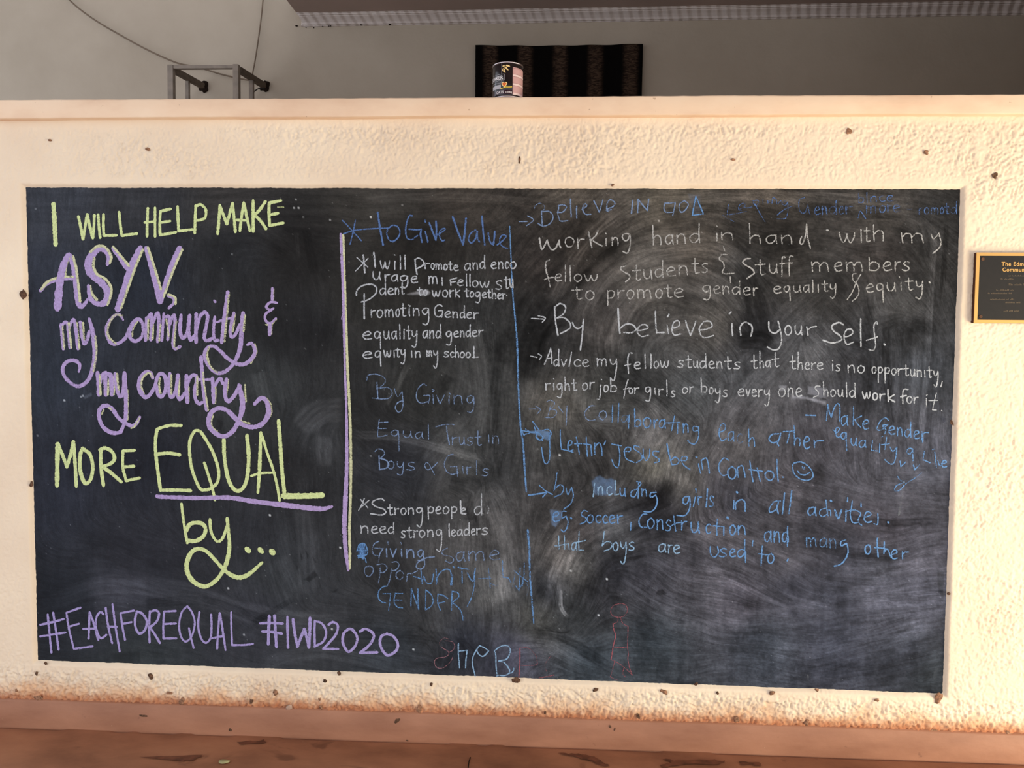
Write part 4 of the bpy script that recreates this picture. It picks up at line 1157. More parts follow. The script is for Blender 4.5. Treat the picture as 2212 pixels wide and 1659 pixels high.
K('785 170 750 420 730 600 712 772', 46); K('655 530 740 500 822 482', 30); K('858 420 815 620 830 708 880 670 930 560', 40)
K('968 420 950 620 935 830 870 1000 770 1110 660 1138 560 1060 505 930 545 835 620 818 700 880 780 960 900 1030 1000 1025 1090 940 1108 860 1070 785 1020 800', taper=[48, 56, 52, 48, 44, 44, 40, 42, 42, 42, 44, 44, 48, 48, 46, 46, 42, 40, 36])
dot(630, 282, 22); K('1318 125 1315 262', 32); K('1372 300 1300 290 1245 345 1290 385 1330 365! 1295 392 1240 430 1232 500 1290 545 1360 485', 30); K('1288 562 1285 678', 46)

O(50, 800)
sec('limepale', 'pale yellow edging along the purple words my country'); DENS = 0.7
K('915 60 925 290;1020 110 1012 290;1080 80 1085 285;1120 40 1140 230;1245 240 1245 590', 28); K('1545 80 1500 30 1430 90 1412 180 1440 290;1630 90 1625 200 1650 300;1770 60 1770 280;1865 80 1860 300;1975 200 1975 385', 28); K('1390 570 1330 670 1290 690;1000 430 1060 470;960 470 940 520', 24)
O(350, 600)
K('420 1180 420 1400;490 1130 500 1250 550 1580;640 1250 635 1495;990 1280 1000 1480;790 1220 770 1400;590 1640 660 1550 760 1570 880 1660', 26)
O(350, 850)
K('1250 60 1300 140 1300 250 1200 390;610 270 590 330 600 400 660 455;700 165 800 205 930 320 1045 355', 24)
O(50, 800)
sec('purple', 'purple chalk words my country'); DENS = 1.1
K('888 28 900 150 905 292;910 150 945 60 985 25;978 50 985 170 990 292', 50); K('1010 40 1045 60 1055 170 1060 290', 52); K('1098 38 1115 190 1155 315 1195 240 1210 28', 44); K('1212 40 1225 280 1228 480 1222 592', 50)
K('1392 560 1340 650 1270 655 1150 580 1070 470 990 420 920 460 905 550 950 670 1050 742 1150 742 1185 690 1205 640', taper=[40, 50, 48, 46, 48, 50, 50, 46, 48, 50, 48, 46, 34])
K('1550 95 1520 30 1460 25 1395 110 1390 220 1440 310 1500 305 1570 200 1600 90 1645 35 1700 90 1705 220 1660 310 1610 285 1590 170', taper=[34, 44, 52, 56, 54, 50, 46, 44, 42, 44, 46, 46, 46, 42, 36]); K('1752 38 1735 200 1770 320 1820 250 1850 55! 1840 230 1870 345 1925 280', 44); K('1950 60 1950 220 1962 382', 46)
O(350, 600)
K('295 1300 340 1185 400 1165 415 1230 390 1340 400 1450 440 1502 480 1490', 44); K('465 945 485 1200 505 1420 535 1582', 44); K('428 1214 592 1216', 30); K('602 1200 610 1350 615 1492;630 1285 690 1205 728 1262', 44)
K('770 1212 750 1370 785 1478 860 1410 930 1290', 46)
O(350, 850)
K('918 -100 960 80 955 200 925 300 860 430 770 505 680 500 580 420 555 330 590 225 680 175 780 205 870 290 960 370 1080 402 1200 360 1270 240 1250 100 1185 55 1105 125', taper=[44, 70, 66, 56, 56, 56, 56, 58, 60, 56, 50, 50, 56, 54, 54, 58, 60, 58, 50, 46])

O(50, 800)
sec('lime', 'yellow green chalk word MORE'); DENS = 1.05
K('412 878 408 1100 405 1378', 54); K('420 892 470 1010 522 1155! 570 990 600 850! 620 1100 635 1385', 42)
K('712 930 680 1020 680 1180 715 1310 755 1352 810 1290 832 1150 800 1010 730 945', 46); K('928 950 930 1150 960 1378', 42); K('915 950 980 928 1060 970 1092 1050 1050 1110 950 1152! 1050 1225 1172 1332', 42)
K('1332 955 1192 962! 1190 1150 1230 1318! 1392 1286;1190 1155 1325 1145', 36)
sec('lime', 'tall yellow green chalk word EQUAL'); DENS = 1.05
K('1888 658 1740 660 1600 702! 1580 850 1590 1050 1640 1432! 1820 1430 2002 1437', 40); K('1590 1002 1740 990 1870 1010', 42)
O(350, 850)
K('440 445 390 450 335 560 330 720 365 930 450 1130 520 1150 590 1130 665 1050 672 900 610 710 530 560 460 455', 38); K('505 828 555 980 600 1130 632 1272', 34)
K('738 545 745 760 785 1000 840 1120 910 1165 980 1110 1020 980 1035 740 1015 500', 46); K('1180 465 1170 760 1162 950 1145 1185', taper=[34, 44, 44, 34]); K('1190 490 1260 720 1330 920 1385 1150 1405 1282', 32); K('1065 985 1180 952 1345 945', 30)
K('1392 325 1412 600 1432 900 1465 1215', 46); K('1450 1222 1700 1222 1915 1215', 66); K('1455 1240 1700 1238 1900 1232', 40)
sec('purple', 'purple chalk underline below EQUAL', 'chalk_underline'); DENS = 1.1
K('-65 1225 0 1235 400 1248 800 1245 1100 1290 1500 1338 1880 1378 2030 1352', taper=[40, 48, 52, 54, 58, 62, 58, 34])

O(350, 1050)
sec('lime', 'yellow green chalk word by with three dots'); DENS = 1.05
K('232 212 258 420 280 560 302 680', 34); K('285 540 330 460 400 438 480 450 520 510 500 590 430 645 360 658 300 645', 48)
K('572 395 585 540 635 640 680 660 730 610 775 480', 34); K('778 385 795 560 805 720 780 880 730 1010 640 1130 520 1198 400 1160 315 1060 295 930 345 800 430 750 530 780 640 890 730 990 830 1065 930 1092 1040 1050 1195 915', taper=[40, 40, 44, 50, 46, 46, 50, 56, 56, 58, 54, 48, 44, 44, 42, 50, 54, 50, 36])
for x, y in ((1025, 763), (1180, 770), (1317, 787)):
    dot(x, y, 42)

O(0, 0, 1)
sec('limepale', 'pale yellow chalk edge of the dividing line', 'chalk_line'); DENS = 0.9
K('741 508 744 600 747 690 751 800 756 900 758 1000 757 1080 755 1140 756 1200 755 1228', 6.0)
sec('purple', 'thick purple chalk dividing line', 'chalk_line'); DENS = 1.0
K('736 506 740 600 743 700 745 800 748 880 749 1000 746 1080 744 1140 747 1190 752 1232', taper=[6, 6, 5.5, 5, 5.5, 8, 10, 10, 9, 5])
K('740 678 738 690;741 724 745 732', 3, .7)

O(60, 1270)
sec('lilac', 'lilac chalk hashtag EACH FOR EQUAL'); DENS = 0.98
K('238 318 260 550 282 772;303 295 340 530 368 738;148 440 290 410 430 372;148 580 300 555 450 532', 27)
K('632 235 462 296! 490 480 550 728! 775 698;495 462 610 428', 25); K('738 288 732 450 726 605;742 298 800 460 842 622;662 490 802 485', 27)
K('905 315 870 288 825 340 812 440 840 560 880 600 940 560', 27); K('930 238 960 450 1008 662;1012 195 1050 480 1098 758;955 462 1062 466', 26)
K('1268 270 1108 302! 1130 460 1162 622;1122 432 1240 408', 26); K('1305 285 1280 380 1290 480 1335 545 1400 500 1422 400 1370 310 1300 280', 30); K('1458 278 1450 460 1455 652;1460 285 1530 268 1568 310 1540 400 1460 470! 1520 560 1578 658', 28)
K('1768 275 1630 282! 1618 450 1622 605! 1775 602;1630 430 1770 425', 27); K('1905 220 1840 290 1808 440 1830 580 1890 640 1960 570 1995 420 1960 290 1905 218;1925 480 1950 600 1982 718', 24)
K('2050 288 2035 450 2070 600 2130 655 2185 590 2195 440 2190 318', 26); K('2292 300 2275 500 2262 725;2296 305 2330 520 2362 742;2190 602 2330 578', 26); K('2430 290 2432 480 2440 684! 2600 680 2690 668', 26)
O(500, 1270)
sec('lilac', 'lilac chalk hashtag IWD2020'); DENS = 1.0
K('452 335 445 500 440 672;515 332 525 520 538 705', 38); K('342 422 470 418 612 425;368 520 480 525 602 545', 32); K('668 345 670 520 676 715', 30); K('735 375 755 530 788 702! 830 590 870 490! 900 600 925 712! 935 530 938 358', 36)
K('995 392 992 540 996 702;998 396 1080 425 1132 530 1095 640 990 702', 27); K('1160 440 1210 408 1270 450 1250 550 1180 640 1095 728! 1275 730', 30); K('1400 488 1340 545 1330 650 1370 740 1410 760 1480 690 1502 590 1450 505 1400 488', 32)
K('1535 520 1600 490 1680 530 1700 590 1640 690 1535 775! 1742 770', 32); K('1855 548 1790 580 1775 670 1820 770 1880 805 1970 745 1985 660 1930 575 1855 548', 34)

# ================================================================ middle column
WDT = 3.1
O(720, 430)
sec('navy', 'blue chalk words to Give Value with a star'); DENS = 0.72
K('110 255 220 370 335 498;265 250 235 400 200 540;120 415 235 378 400 358 650 346', 16); K('530 160 545 260 560 360 595 548', 24, .85); K('650 350 640 420 670 490 720 505 780 450 795 385 765 330 710 315 665 345', 20)
K('945 200 905 205 872 300 865 400 885 470 940 482 1005 435;905 360 1000 366 1050 360! 1042 430 1060 518', 20); K('1100 390 1130 515;1095 255 1103 275', 20); K('1145 285 1180 370 1225 490! 1232 380 1226 265', 22, .85)
K('1225 440 1330 370 1320 350 1275 380 1270 450 1300 498 1330 490', 18); K('1425 210 1480 370 1550 545! 1570 400 1585 230', 24, .8); K('1700 370 1640 410 1615 480 1650 525 1700 470 1718 385! 1722 470 1745 510', 20); K('1775 205 1790 380 1812 550', 22); K('1850 400 1865 490 1900 540 1925 470 1930 385! 1922 470 1915 550', 20)
K('1958 548 2030 490 2065 440 2015 432 1985 500 2020 565 2080 590', 18)
O(0, 0, 1)
sec('blue', 'long blue chalk line between the writing columns', 'chalk_line'); DENS = 0.62
K('1101 489 1104 560 1108 640 1113 690 1117 740 1119 810 1121 865 1125 925 1130 960 1134 1022 1137 1062', taper=[2.6, 3, 3.6, 4, 4.4, 4.6, 4.2, 4, 4.6, 4.6, 3.6]); K('1138 1066 1139 1110 1140 1140', 5, .05); K('1140 1145 1143 1185 1145 1246 1150 1310 1153 1346', taper=[5, 5, 4.6, 4.6, 3])
O(720, 430)
sec('white', 'white chalk lines I will promote and encourage my fellow students to work together'); DENS = 0.74
K('280 698 412 812;415 708 345 780 265 860', 14); K('358 670 368 770 376 878', 22, .85); K('484 640 492 720 500 810', 22, .8)
T('will', [555, 705, 775, 835, 885], 834, 838, 95, 1.75); dot(735, 668, 8); K('975 725 985 820 1000 900;975 722 1020 705 1075 740 1070 790 1000 830', 19)
T('romote', [1085, 1165, 1218, 1315, 1375, 1432, 1512], 828, 858, 68, 1.7); T('and', [1560, 1660, 1745, 1835], 855, 825, 80, 2.0); T('enco', [1880, 1965, 2050, 2105, 2205], 832, 826, 78)
T('u', [462, 590], 965, 965, 95); T('rage', [610, 690, 790, 925, 1025], 975, 1003, 78, 2, 0.9); T('mi', [1130, 1270, 1340], 1000, 1032, 88); K('1395 965 1405 1030;1400 962 1475 942;1400 995 1460 985', 17)
T('ellow', [1480, 1575, 1612, 1660, 1745, 1890], 1030, 1062, 72); T('stu', [1935, 2040, 2105, 2160], 1085, 1058, 105, 1.4)
T('dent', [550, 650, 735, 800, 858], 1145, 1138, 78, 2.2); T('to', [1000, 1075, 1135], 1148, 1148, 60, 1.7); T('work', [1175, 1300, 1385, 1450, 1535], 1170, 1166, 78, 1.2); T('together', [1565, 1630, 1690, 1775, 1840, 1890, 1960, 2020, 2065], 1165, 1195, 65, 1.7, 1.0); dot(2072, 1152)
sec('white', 'white chalk lines Promoting gender equality and gender equity in my school'); DENS = 0.74
K('275 1150 285 1085 360 1030 460 1020 515 1060 505 1130 430 1195 330 1232;370 1135 368 1300 370 1430', 20)
T('romoting', [445, 518, 610, 745, 805, 880, 945, 1055, 1170], 1415, 1388, 88, 2.0, 1.3); K('895 1265 920 1275 905 1290', 14); T('Gender', [1200, 1330, 1420, 1510, 1590, 1670, 1755], 1405, 1432, 72, 2.05)
O(760, 630)
T('equality', [125, 265, 372, 470, 552, 600, 655, 712, 800], 570, 562, 92, 1.9, 1.1); dot(626, 455, 10); T('and', [845, 925, 1000, 1085], 555, 560, 92, 1.8); T('gender', [1120, 1215, 1290, 1360, 1435, 1510, 1585], 550, 530, 72, 2.0, 1.3)
T('eqwity', [125, 270, 375, 490, 525, 580, 655], 802, 775, 82, 1.3, 1.1); T('in', [690, 750, 842], 780, 788, 72); T('my', [890, 970, 1045], 770, 778, 68, 2, 2.0); T('school', [1095, 1175, 1230, 1290, 1360, 1430, 1500], 778, 790, 62, 2.2); K('1440 785 1515 782', 16)
WDT = 2.5
sec('steel', 'faint blue chalk lines By Giving Equal Trust in Boys and Girls'); DENS = 0.58
K('180 1055 195 1000 290 985 385 1025 395 1085 345 1135 300 1155! 440 1150 482 1215 440 1272 340 1282 245 1270', 15); K('300 1085 305 1180 312 1278', 18, .65); K('510 1160 545 1250 600 1200! 612 1320 600 1405 560 1442 520 1390 545 1330 610 1300', 14)
K('890 1120 850 1105 790 1160 770 1240 790 1310 840 1332 910 1312;860 1240 932 1245 915 1332', 15); T('iving', [945, 1005, 1135, 1200, 1365, 1490], 1340, 1348, 105, 2.0, .95); K('960 1170 985 1180 965 1195', 12); K('1165 1215 1180 1225', 14)
O(760, 880)
K('328 145 308 330 345 348 420 330;325 182 430 176;318 255 410 250', 15); T('qual', [460, 600, 750, 875, 965], 345, 385, 78, 2.3, 2.0); K('1005 232 1110 205 1222 205', 17); K('1130 225 1145 330 1166 445', 18); T('rust', [1190, 1275, 1370, 1470, 1565], 445, 455, 92, 2.2); T('in', [1610, 1670, 1785], 420, 440, 95)
K('275 530 310 498 370 510 390 560 340 608', 15); K('325 575 328 660 330 745! 410 725 440 680 410 635 340 608', 18, .7); T('oys', [420, 530, 650, 790], 730, 755, 92, 2, .75); K('1020 660 960 720 905 745 870 695 895 660 935 700 985 800', 14)
K('1210 560 1150 580 1105 670 1130 760 1200 800 1270 778;1175 710 1255 705! 1265 822', 15); T('irls', [1300, 1365, 1450, 1545, 1665], 785, 822, 85, 1.95)
WDT = 3.1
sec('white', 'white chalk lines Strong people do need strong leaders'); DENS = 0.76
K('105 1100 190 1200;150 1085 120 1160 80 1232;205 1110 100 1200', 15); K('385 1112 350 1088 270 1110 245 1150 300 1190 380 1215 405 1255 350 1285 225 1270', 18)
T('trong', [425, 505, 580, 665, 765, 872], 1285, 1270, 75, 1.9, 2.1); T('peop', [900, 1000, 1085, 1180, 1275], 1270, 1268, 82, 2, .75); K('1298 1118 1302 1260', 22, .9); T('e', [1305, 1375], 1275, 1275, 75); K('1310 1270 1360 1275', 16)
T('d', [1460, 1585], 1285, 1285, 105, 2.4, 1, None, .6); T('o', [1590, 1650], 1265, 1265, 85, dens=.3); K('1680 1180 1690 1260;1690 1180 1750 1175', 16, .18)
T('need', [95, 230, 330, 430, 530], 1500, 1512, 85, 1.6); T('strong', [585, 655, 735, 800, 895, 1000, 1100], 1560, 1540, 82, 1.7, 2.2); T('leaders', [1145, 1185, 1255, 1335, 1425, 1485, 1550, 1645], 1542, 1515, 75, 2.0)
O(760, 1050)
sec('steel', 'faint blue chalk lines Giving same opportunity to both'); DENS = 0.55
K('320 660 270 690 245 760 265 820 315 830;275 740 375 745! 335 810 318 905', 16); T('iving', [390, 450, 560, 640, 780, 885], 845, 862, 98, 2, .3, 18, .75); K('430 660 435 700;585 675 592 690', 14); K('985 845 880 860 795 905 770 970 830 990 872 940 858 850', 16, .75)
K('1140 740 1080 775 1090 820 1180 840 1218 880 1180 920 1120 892', 13); T('ame', [1240, 1375, 1640, 1795], 900, 880, 112)
T('o', [140, 290], 1075, 1075, 122); K('300 940 380 930 422 980 380 1030 340 1032;340 960 335 1060 318 1155', 15); K('480 910 540 905 562 955 520 1005 470 1010;472 990 460 1090 430 1182', 15); T('o', [520, 645], 1110, 1110, 100); K('655 1138 668 1050 720 1045 785 1008', 16)
sec('blue', 'blue chalk strokes over the word opportunity and a scribbled star'); DENS = 0.6
K('740 1080 850 1115;825 980 832 1080 842 1165', 16); K('860 1080 890 1150 945 1160 970 1100 972 1050', 16); K('1005 990 1010 1080 1008 1172! 1030 1070 1100 1000 1170 1005 1190 1090 1180 1180', 16); K('1205 1060 1195 1180;1210 960 1222 975', 16); K('1270 970 1335 985 1400 995;1315 980 1320 1160', 16); K('1380 1040 1445 1135 1475 985;1470 1060 1462 1190 1430 1330 1375 1442', 16)
K('1515 1105 1660 1100;1632 980 1655 1220', 13, .5); K('1800 890 1802 1000 1808 1090;1808 1090 1870 1100 1900 1150', 14, .5); K('1940 1010 2020 1080 2100 1140;2012 975 2005 1110 1995 1252;2062 920 2055 1080 2035 1200', 14, .55); K('1930 1150 2000 1232 2065 1050;2080 1150 2112 1225 2092 1302;1950 1050 1920 1200', 13, .45); K('1655 1160 1720 1190 1760 1170', 12, .35)
K('60 780 90 700 150 690 185 760 175 820 70 830;100 690 120 860;130 700 110 850;85 720 150 850;160 700 80 860;60 770 190 770;75 850 150 860 172 912;120 690 135 870;105 740 140 800', 15, .7)
sec('blue', 'blue chalk word GENDER'); DENS = 0.6
K('420 1195 370 1205 315 1270 320 1340 360 1385 405 1395;370 1285 465 1285! 440 1482', 15); K('520 1280 608 1284;515 1300 505 1380 540 1442 605 1455;510 1360 600 1360', 14); K('705 1432 712 1225! 755 1350 798 1472! 790 1350 790 1225', 17); K('880 1480 885 1240! 950 1300 970 1385 935 1445 882 1478', 16); K('1030 1290 1025 1390 1062 1486;1030 1290 1090 1305 1145 1340;1025 1402 1110 1382', 15); K('1190 1480 1198 1255! 1265 1275 1275 1325 1200 1390! 1290 1470 1318 1540 1328 1602', 17)

# ================================================================ right column
O(1100, 410)
sec('steel', 'blue chalk words Believe IN GOD with an arrow'); DENS = 0.7
K('120 380 212 378;220 312 290 360 205 430', 14); K('298 245 310 190 370 160 425 200 400 255', 12, .45); K('385 255 390 340 395 432;390 262 475 258 525 320 490 400 405 436 345 402', 16)
K('575 270 640 265 685 205 640 180 580 190;592 200 582 290 605 365 650 375 700 368', 16); K('730 105 735 210 740 325;806 195 804 260 808 336', 18); K('870 235 925 195 910 165 880 200 885 265 925 295 975 292', 16); K('1010 130 1045 200 1075 268! 1100 190 1118 122', 16); K('1160 250 1175 150 1215 120 1262 155 1240 200 1180 225! 1170 255 1220 235', 16)
K('1475 125 1468 200 1460 282;1535 272 1540 112! 1600 190 1650 248! 1665 112', 18, .8)
O(1400, 410)
K('325 155 200 160! 188 220 215 268 290 268;325 150 312 230 292 308', 15); K('440 128 385 160 370 225 400 268 450 235 480 170 430 128', 16); 
sec('blue', 'small blue chalk triangle shaped D'); DENS = 0.75
K('570 80 548 190 528 305! 660 288! 615 180 570 80', 17)
sec('navy', 'faint blue chalk line Leading gender balance more promoted'); DENS = 0.46
K('960 180 950 240 945 300! 1060 282 1170 258;890 300 950 340 1022 376', 14); K('1075 240 1150 200 1145 160 1095 180 1080 230 1120 255;1165 160 1160 215 1240 205', 13); K('1255 130 1320 130 1290 195 1255 150;1275 165 1335 280 1395 382', 14); K('1370 115 1375 170;1430 130 1432 165 1450 140;1480 160 1490 95 1530 120 1540 170 1590 130 1600 160', 12); K('1650 125 1600 165 1640 185 1670 145! 1668 260 1640 342 1540 348;1545 300 1620 240 1720 195', 13)
O(1700, 410)
K('205 92 150 120 140 200 165 268 215 270 250 185! 258 240 275 295', 14); T('ender', [325, 410, 500, 620, 690, 805], 296, 285, 92, 1.75); T('blnce', [845, 935, 985, 1100, 1190, 1290], 158, 135, 72, 1.6); K('850 335 878 258 942 345', 14, .6); T('more', [935, 1100, 1195, 1260, 1375], 278, 260, 82); T('p', [1420, 1535], 250, 250, 85, 2, 1.6, None, .2); T('romotd', [1570, 1635, 1715, 1830, 1880, 1950, 2055], 290, 285, 75, 1.9)
O(1100, 410)
sec('warm', 'white chalk words working hand in hand with my'); DENS = 0.66
K('360 575 370 640 390 712 425 660 455 602! 475 670 510 718 560 690 598 602! 600 660 615 690', 20, .8); T('o', [660, 800], 682, 682, 118); T('r', [805, 920], 702, 702, 120); K('948 500 965 590 986 690;1060 488 1030 550 980 600! 1050 640 1112 672', 20); T('i', [1135, 1185], 668, 668, 90); dot(1155, 522, 10); T('n', [1215, 1335], 668, 662, 98); T('g', [1340, 1482], 622, 622, 102, 2, 1.35)
O(1400, 410)
T('hand', [35, 200, 325, 490, 660], 665, 632, 118, 2.0); T('in', [795, 855, 1070], 610, 592, 88); dot(822, 435, 9); T('han', [1185, 1400, 1575, 1770], 640, 645, 102, 2.35); K('1835 555 1815 610 1822 645 1850 638 1880 540 1894 412! 1905 560 1940 700', 19)
O(1700, 410)
T('with', [615, 860, 920, 1010, 1205], 645, 600, 125, 1.5); dot(885, 480, 10); T('m', [1345, 1710], 615, 650, 115); K('1722 530 1752 585 1815 520! 1838 620 1820 690 1745 760', 18); K('470 485 495 482', 12)
O(1100, 410)
sec('warm', 'white chalk words fellow Students and Stuff members'); DENS = 0.62
K('480 840 440 862 438 950 470 1070 490 1160;420 1072 480 1052 540 1045', 18); T('ellow', [545, 650, 700, 770, 890, 1100], 1090, 1095, 85, 2.25); K('1390 910 1332 928 1345 965 1425 1010 1440 1050 1390 1098', 19, .7)
T('tudents', [1470, 1595, 1735, 1875, 2010, 2175, 2290, 2395], 1085, 980, 108, 1.9)
O(1400, 410)
K('942 770 875 778 850 830 895 865 908 930 885 978 920 1002 1025 995;900 680 915 732;980 1040 986 1112', 16); K('1220 822 1160 828 1135 875 1235 940 1268 990 1240 1020 1180 1058', 20, .75); T('tuff', [1280, 1435, 1575, 1655, 1750], 1018, 978, 112, 1.75)
O(1700, 410)
T('members', [275, 560, 690, 960, 1140, 1280, 1375, 1490], 975, 965, 108, 1.5)
O(1100, 410)
sec('warm', 'white chalk words to promote gender equality and equity'); DENS = 0.62
T('to', [745, 905, 1042], 1302, 1315, 105, 1.5); T('promote', [1160, 1285, 1400, 1515, 1745, 1850, 1965, 2110], 1310, 1282, 105, 1.6, .7)
O(1400, 410)
T('gender', [645, 780, 880, 1000, 1130, 1250, 1330], 1228, 1265, 92, 1.75, .9); T('equality', [1490, 1615, 1725, 1850, 1945, 2000, 2075, 2165, 2270], 1238, 1208, 85, 1.65, 1.0)
O(1700, 410)
K('822 1000 785 1012 790 1080 840 1135 860 1215 835 1285 780 1330;882 1010 830 1100 780 1220 720 1312', 15); T('equity', [940, 1065, 1180, 1330, 1405, 1530, 1655], 1228, 1185, 100, 1.6, 1.15); dot(1342, 1040); dot(1704, 1106, 14)
O(1100, 630)
sec('white', 'white chalk words By believe in your Self with an arrow'); DENS = 0.72; WDT = 3.3
K('265 318 340 324 422 330;345 288 430 312 395 366', 15); K('542 180 552 350 582 525', 20); K('545 185 610 142 672 180 655 255 572 315! 650 310 725 375 720 440 610 502', 19); K('755 370 780 420 830 440 882 400;886 332 872 520 850 695', 20, .78)
K('1300 200 1308 350 1322 500', 22, .85); K('1322 440 1390 390 1470 395 1515 450 1460 490 1370 488', 20); T('e', [1515, 1705], 535, 535, 140); K('1745 235 1750 380 1762 492! 1850 488', 20); K('1885 400 1905 502', 18); K('1908 270 1890 300', 18, .9); T('e', [1935, 2075], 520, 520, 172); K('2105 348 2135 440 2165 522! 2200 440 2228 352', 20)
O(1400, 630)
T('e', [598, 825], 550, 550, 195); K('1000 380 1002 450 1010 525', 20); K('992 240 970 265', 18, .9); K('1108 522 1098 430 1150 365 1225 395 1245 450 1228 530', 21, .8); K('1440 360 1450 460 1515 498 1575 450;1552 352 1580 460 1595 580 1560 680 1490 695 1425 662', 20, .75); T('o', [1625, 1740], 520, 520, 118); T('u', [1745, 1865], 512, 516, 110); K('1895 420 1910 522;1905 460 1950 425 2010 415', 18)
O(1700, 630)
K('672 395 620 368 540 405 555 465 635 530 648 580 540 612 430 580', 21, .78); T('e', [675, 825], 630, 630, 185); K('880 325 880 480 885 656', 22, .7); K('1082 385 1068 360 1038 410 1048 530 1058 640 1030 700 978 690;950 582 1080 540', 18); dot(1165, 630, 16)
O(1100, 630); WDT = 3.0
sec('white', 'white chalk lines Advice my fellow Students that there is no opportunity'); DENS = 0.7
K('255 768 332 786;345 742 386 772 360 812', 14); K('420 868 465 760 495 678! 505 770 510 858;450 798 512 790', 17); T('dv', [528, 615, 705], 888, 892, 78, 2.6); K('745 725 715 892', 16); T('ce', [770, 870, 972], 892, 896, 82); T('my', [1040, 1195, 1315], 885, 895, 88, 2, 1.95); K('1470 735 1432 742 1415 830 1425 978;1380 882 1450 866', 17); T('ellow', [1488, 1590, 1670, 1725, 1800, 1930], 925, 905, 80, 2.15)
O(1400, 630)
T('students', [350, 445, 535, 612, 720, 810, 910, 1020, 1125], 902, 925, 82, 2.05); T('that', [1228, 1325, 1398, 1478, 1585], 922, 890, 80, 2.5); T('there', [1688, 1780, 1868, 1945, 2015, 2110], 925, 930, 80, 2.5)
O(1700, 630)
T('is', [520, 580, 650], 932, 955, 78); dot(545, 825); T('no', [715, 840, 950], 960, 972, 85); T('opportunity', [1010, 1080, 1160, 1245, 1320, 1390, 1470, 1545, 1630, 1670, 1745, 1825], 972, 1032, 78, 1.9, 1.35); K('1855 1075 1838 1135', 14)
O(1100, 630)
sec('white', 'white chalk lines right or job for girls or boys every one should work for it'); DENS = 0.7
T('right', [428, 510, 565, 655, 740, 825], 1175, 1182, 82, 1.95, 1.1); dot(532, 1042); T('or', [870, 955, 1035], 1180, 1158, 82); T('job', [1050, 1125, 1200, 1305], 1195, 1200, 80, 2.0, 1.3); dot(1102, 1048); K('1420 1050 1395 1130 1368 1272;1368 1166 1440 1150', 16); T('or', [1428, 1490, 1565], 1220, 1215, 68); T('girls', [1618, 1715, 1780, 1850, 1930, 1995], 1205, 1262, 72, 2.6, 1.4); T('or', [2062, 2150, 2215], 1215, 1208, 72)
O(1400, 630)
T('boys', [622, 725, 795, 885, 968], 1195, 1262, 78, 2.2, 1.1); T('every', [1072, 1165, 1235, 1310, 1380, 1475], 1245, 1258, 85, 2, 1.3); T('one', [1550, 1660, 1760, 1855], 1252, 1252, 100); K('1690 1080 1695 1100', 12)
O(1700, 630)
K('395 1128 345 1130 335 1160 372 1195 375 1235 315 1262', 15); T('hould', [425, 515, 600, 690, 742, 840], 1245, 1262, 80, 2.1); T('work', [898, 1020, 1100, 1190, 1325], 1272, 1322, 80, 1.9, wd=19, dens=.85); K('1445 1168 1395 1170 1380 1250 1385 1338;1358 1256 1425 1240', 18, .8); T('or', [1428, 1510, 1585], 1328, 1340, 80); K('1665 1280 1665 1372', 14); K('1675 1232 1665 1240', 14); K('1785 1212 1760 1310 1738 1412! 1785 1415;1690 1302 1800 1300', 13); dot(1850, 1422, 10)
O(1100, 850); WDT = 3.1
sec('steel', 'pale blue chalk words By Co with an arrow'); DENS = 0.58
K('235 185 370 185;310 150 375 186 335 242', 11); K('450 100 490 80 540 110 525 155 480 190! 550 195 565 240 520 285 430 286;490 150 460 280', 14); K('585 150 640 222;690 150 685 260 680 382', 14); K('1025 148 970 150 905 220 910 285 960 322 1030 312', 15); T('o', [1065, 1190], 312, 312, 105)
sec('blue', 'blue chalk words collaborating each other'); DENS = 0.66
K('1235 140 1230 340;1310 118 1300 350', 15); T('a', [1335, 1440], 345, 345, 88, dens=.4); K('1432 258 1428 340 1425 415', 17); T('b', [1488, 1595], 398, 398, 90, 2.4); T('o', [1592, 1720], 408, 408, 122, wd=19); T('ra', [1725, 1785, 1885], 415, 412, 100); K('1975 270 1958 350 1940 442;1862 352 2040 346;2012 365 2010 478', 16)
O(1400, 850)
T('n', [410, 505], 465, 465, 100); K('600 400 540 395 542 448 602 440;602 400 602 520 560 602 505 592 475 560', 16); T('e', [842, 955], 565, 565, 205); T('a', [945, 1045], 575, 565, 115, wd=15); T('c', [1060, 1145], 595, 595, 115, dens=.4); T('h', [1185, 1305], 640, 620, 105, 1.95)
K('1560 480 1480 490 1445 550 1500 590 1570 540 1585 475! 1560 560 1545 595 1562 625', 18, .75); K('1615 455 1740 448;1692 455 1660 592', 17); T('h', [1732, 1845], 622, 622, 92, 2.55, wd=18); T('e', [1855, 1950], 658, 658, 145, wd=18); T('r', [1965, 2130], 648, 632, 82)
O(1100, 850)
sec('blue', 'blue chalk words Lettin Jesus be in Control with a smiling face'); DENS = 0.72
K('130 440 230 455 340 470;195 425 250 465 170 492;130 400 180 500', 13); K('280 335 330 400 350 425;330 480 320 520 360 560 410 530;300 400 320 470 340 540 400 560;400 440 470 430 500 480 470 540;250 465 350 470 400 520;480 470 485 700 475 800 440 840 410 790 385 640', 15, .75)
K('610 435 612 550 622 665! 700 682 762 702', 16); T('e', [695, 775], 690, 690, 130); K('800 520 820 620 838 725;780 602 862 600;920 520 925 630 935 752;885 602 965 612', 16); K('975 615 986 742', 16); K('1020 590 1022 725;1022 640 1070 590 1100 640 1110 742', 17); K('1152 568 1130 612', 15); K('1225 604 1340 626;1302 612 1322 740 1300 878 1255 860 1225 790', 15)
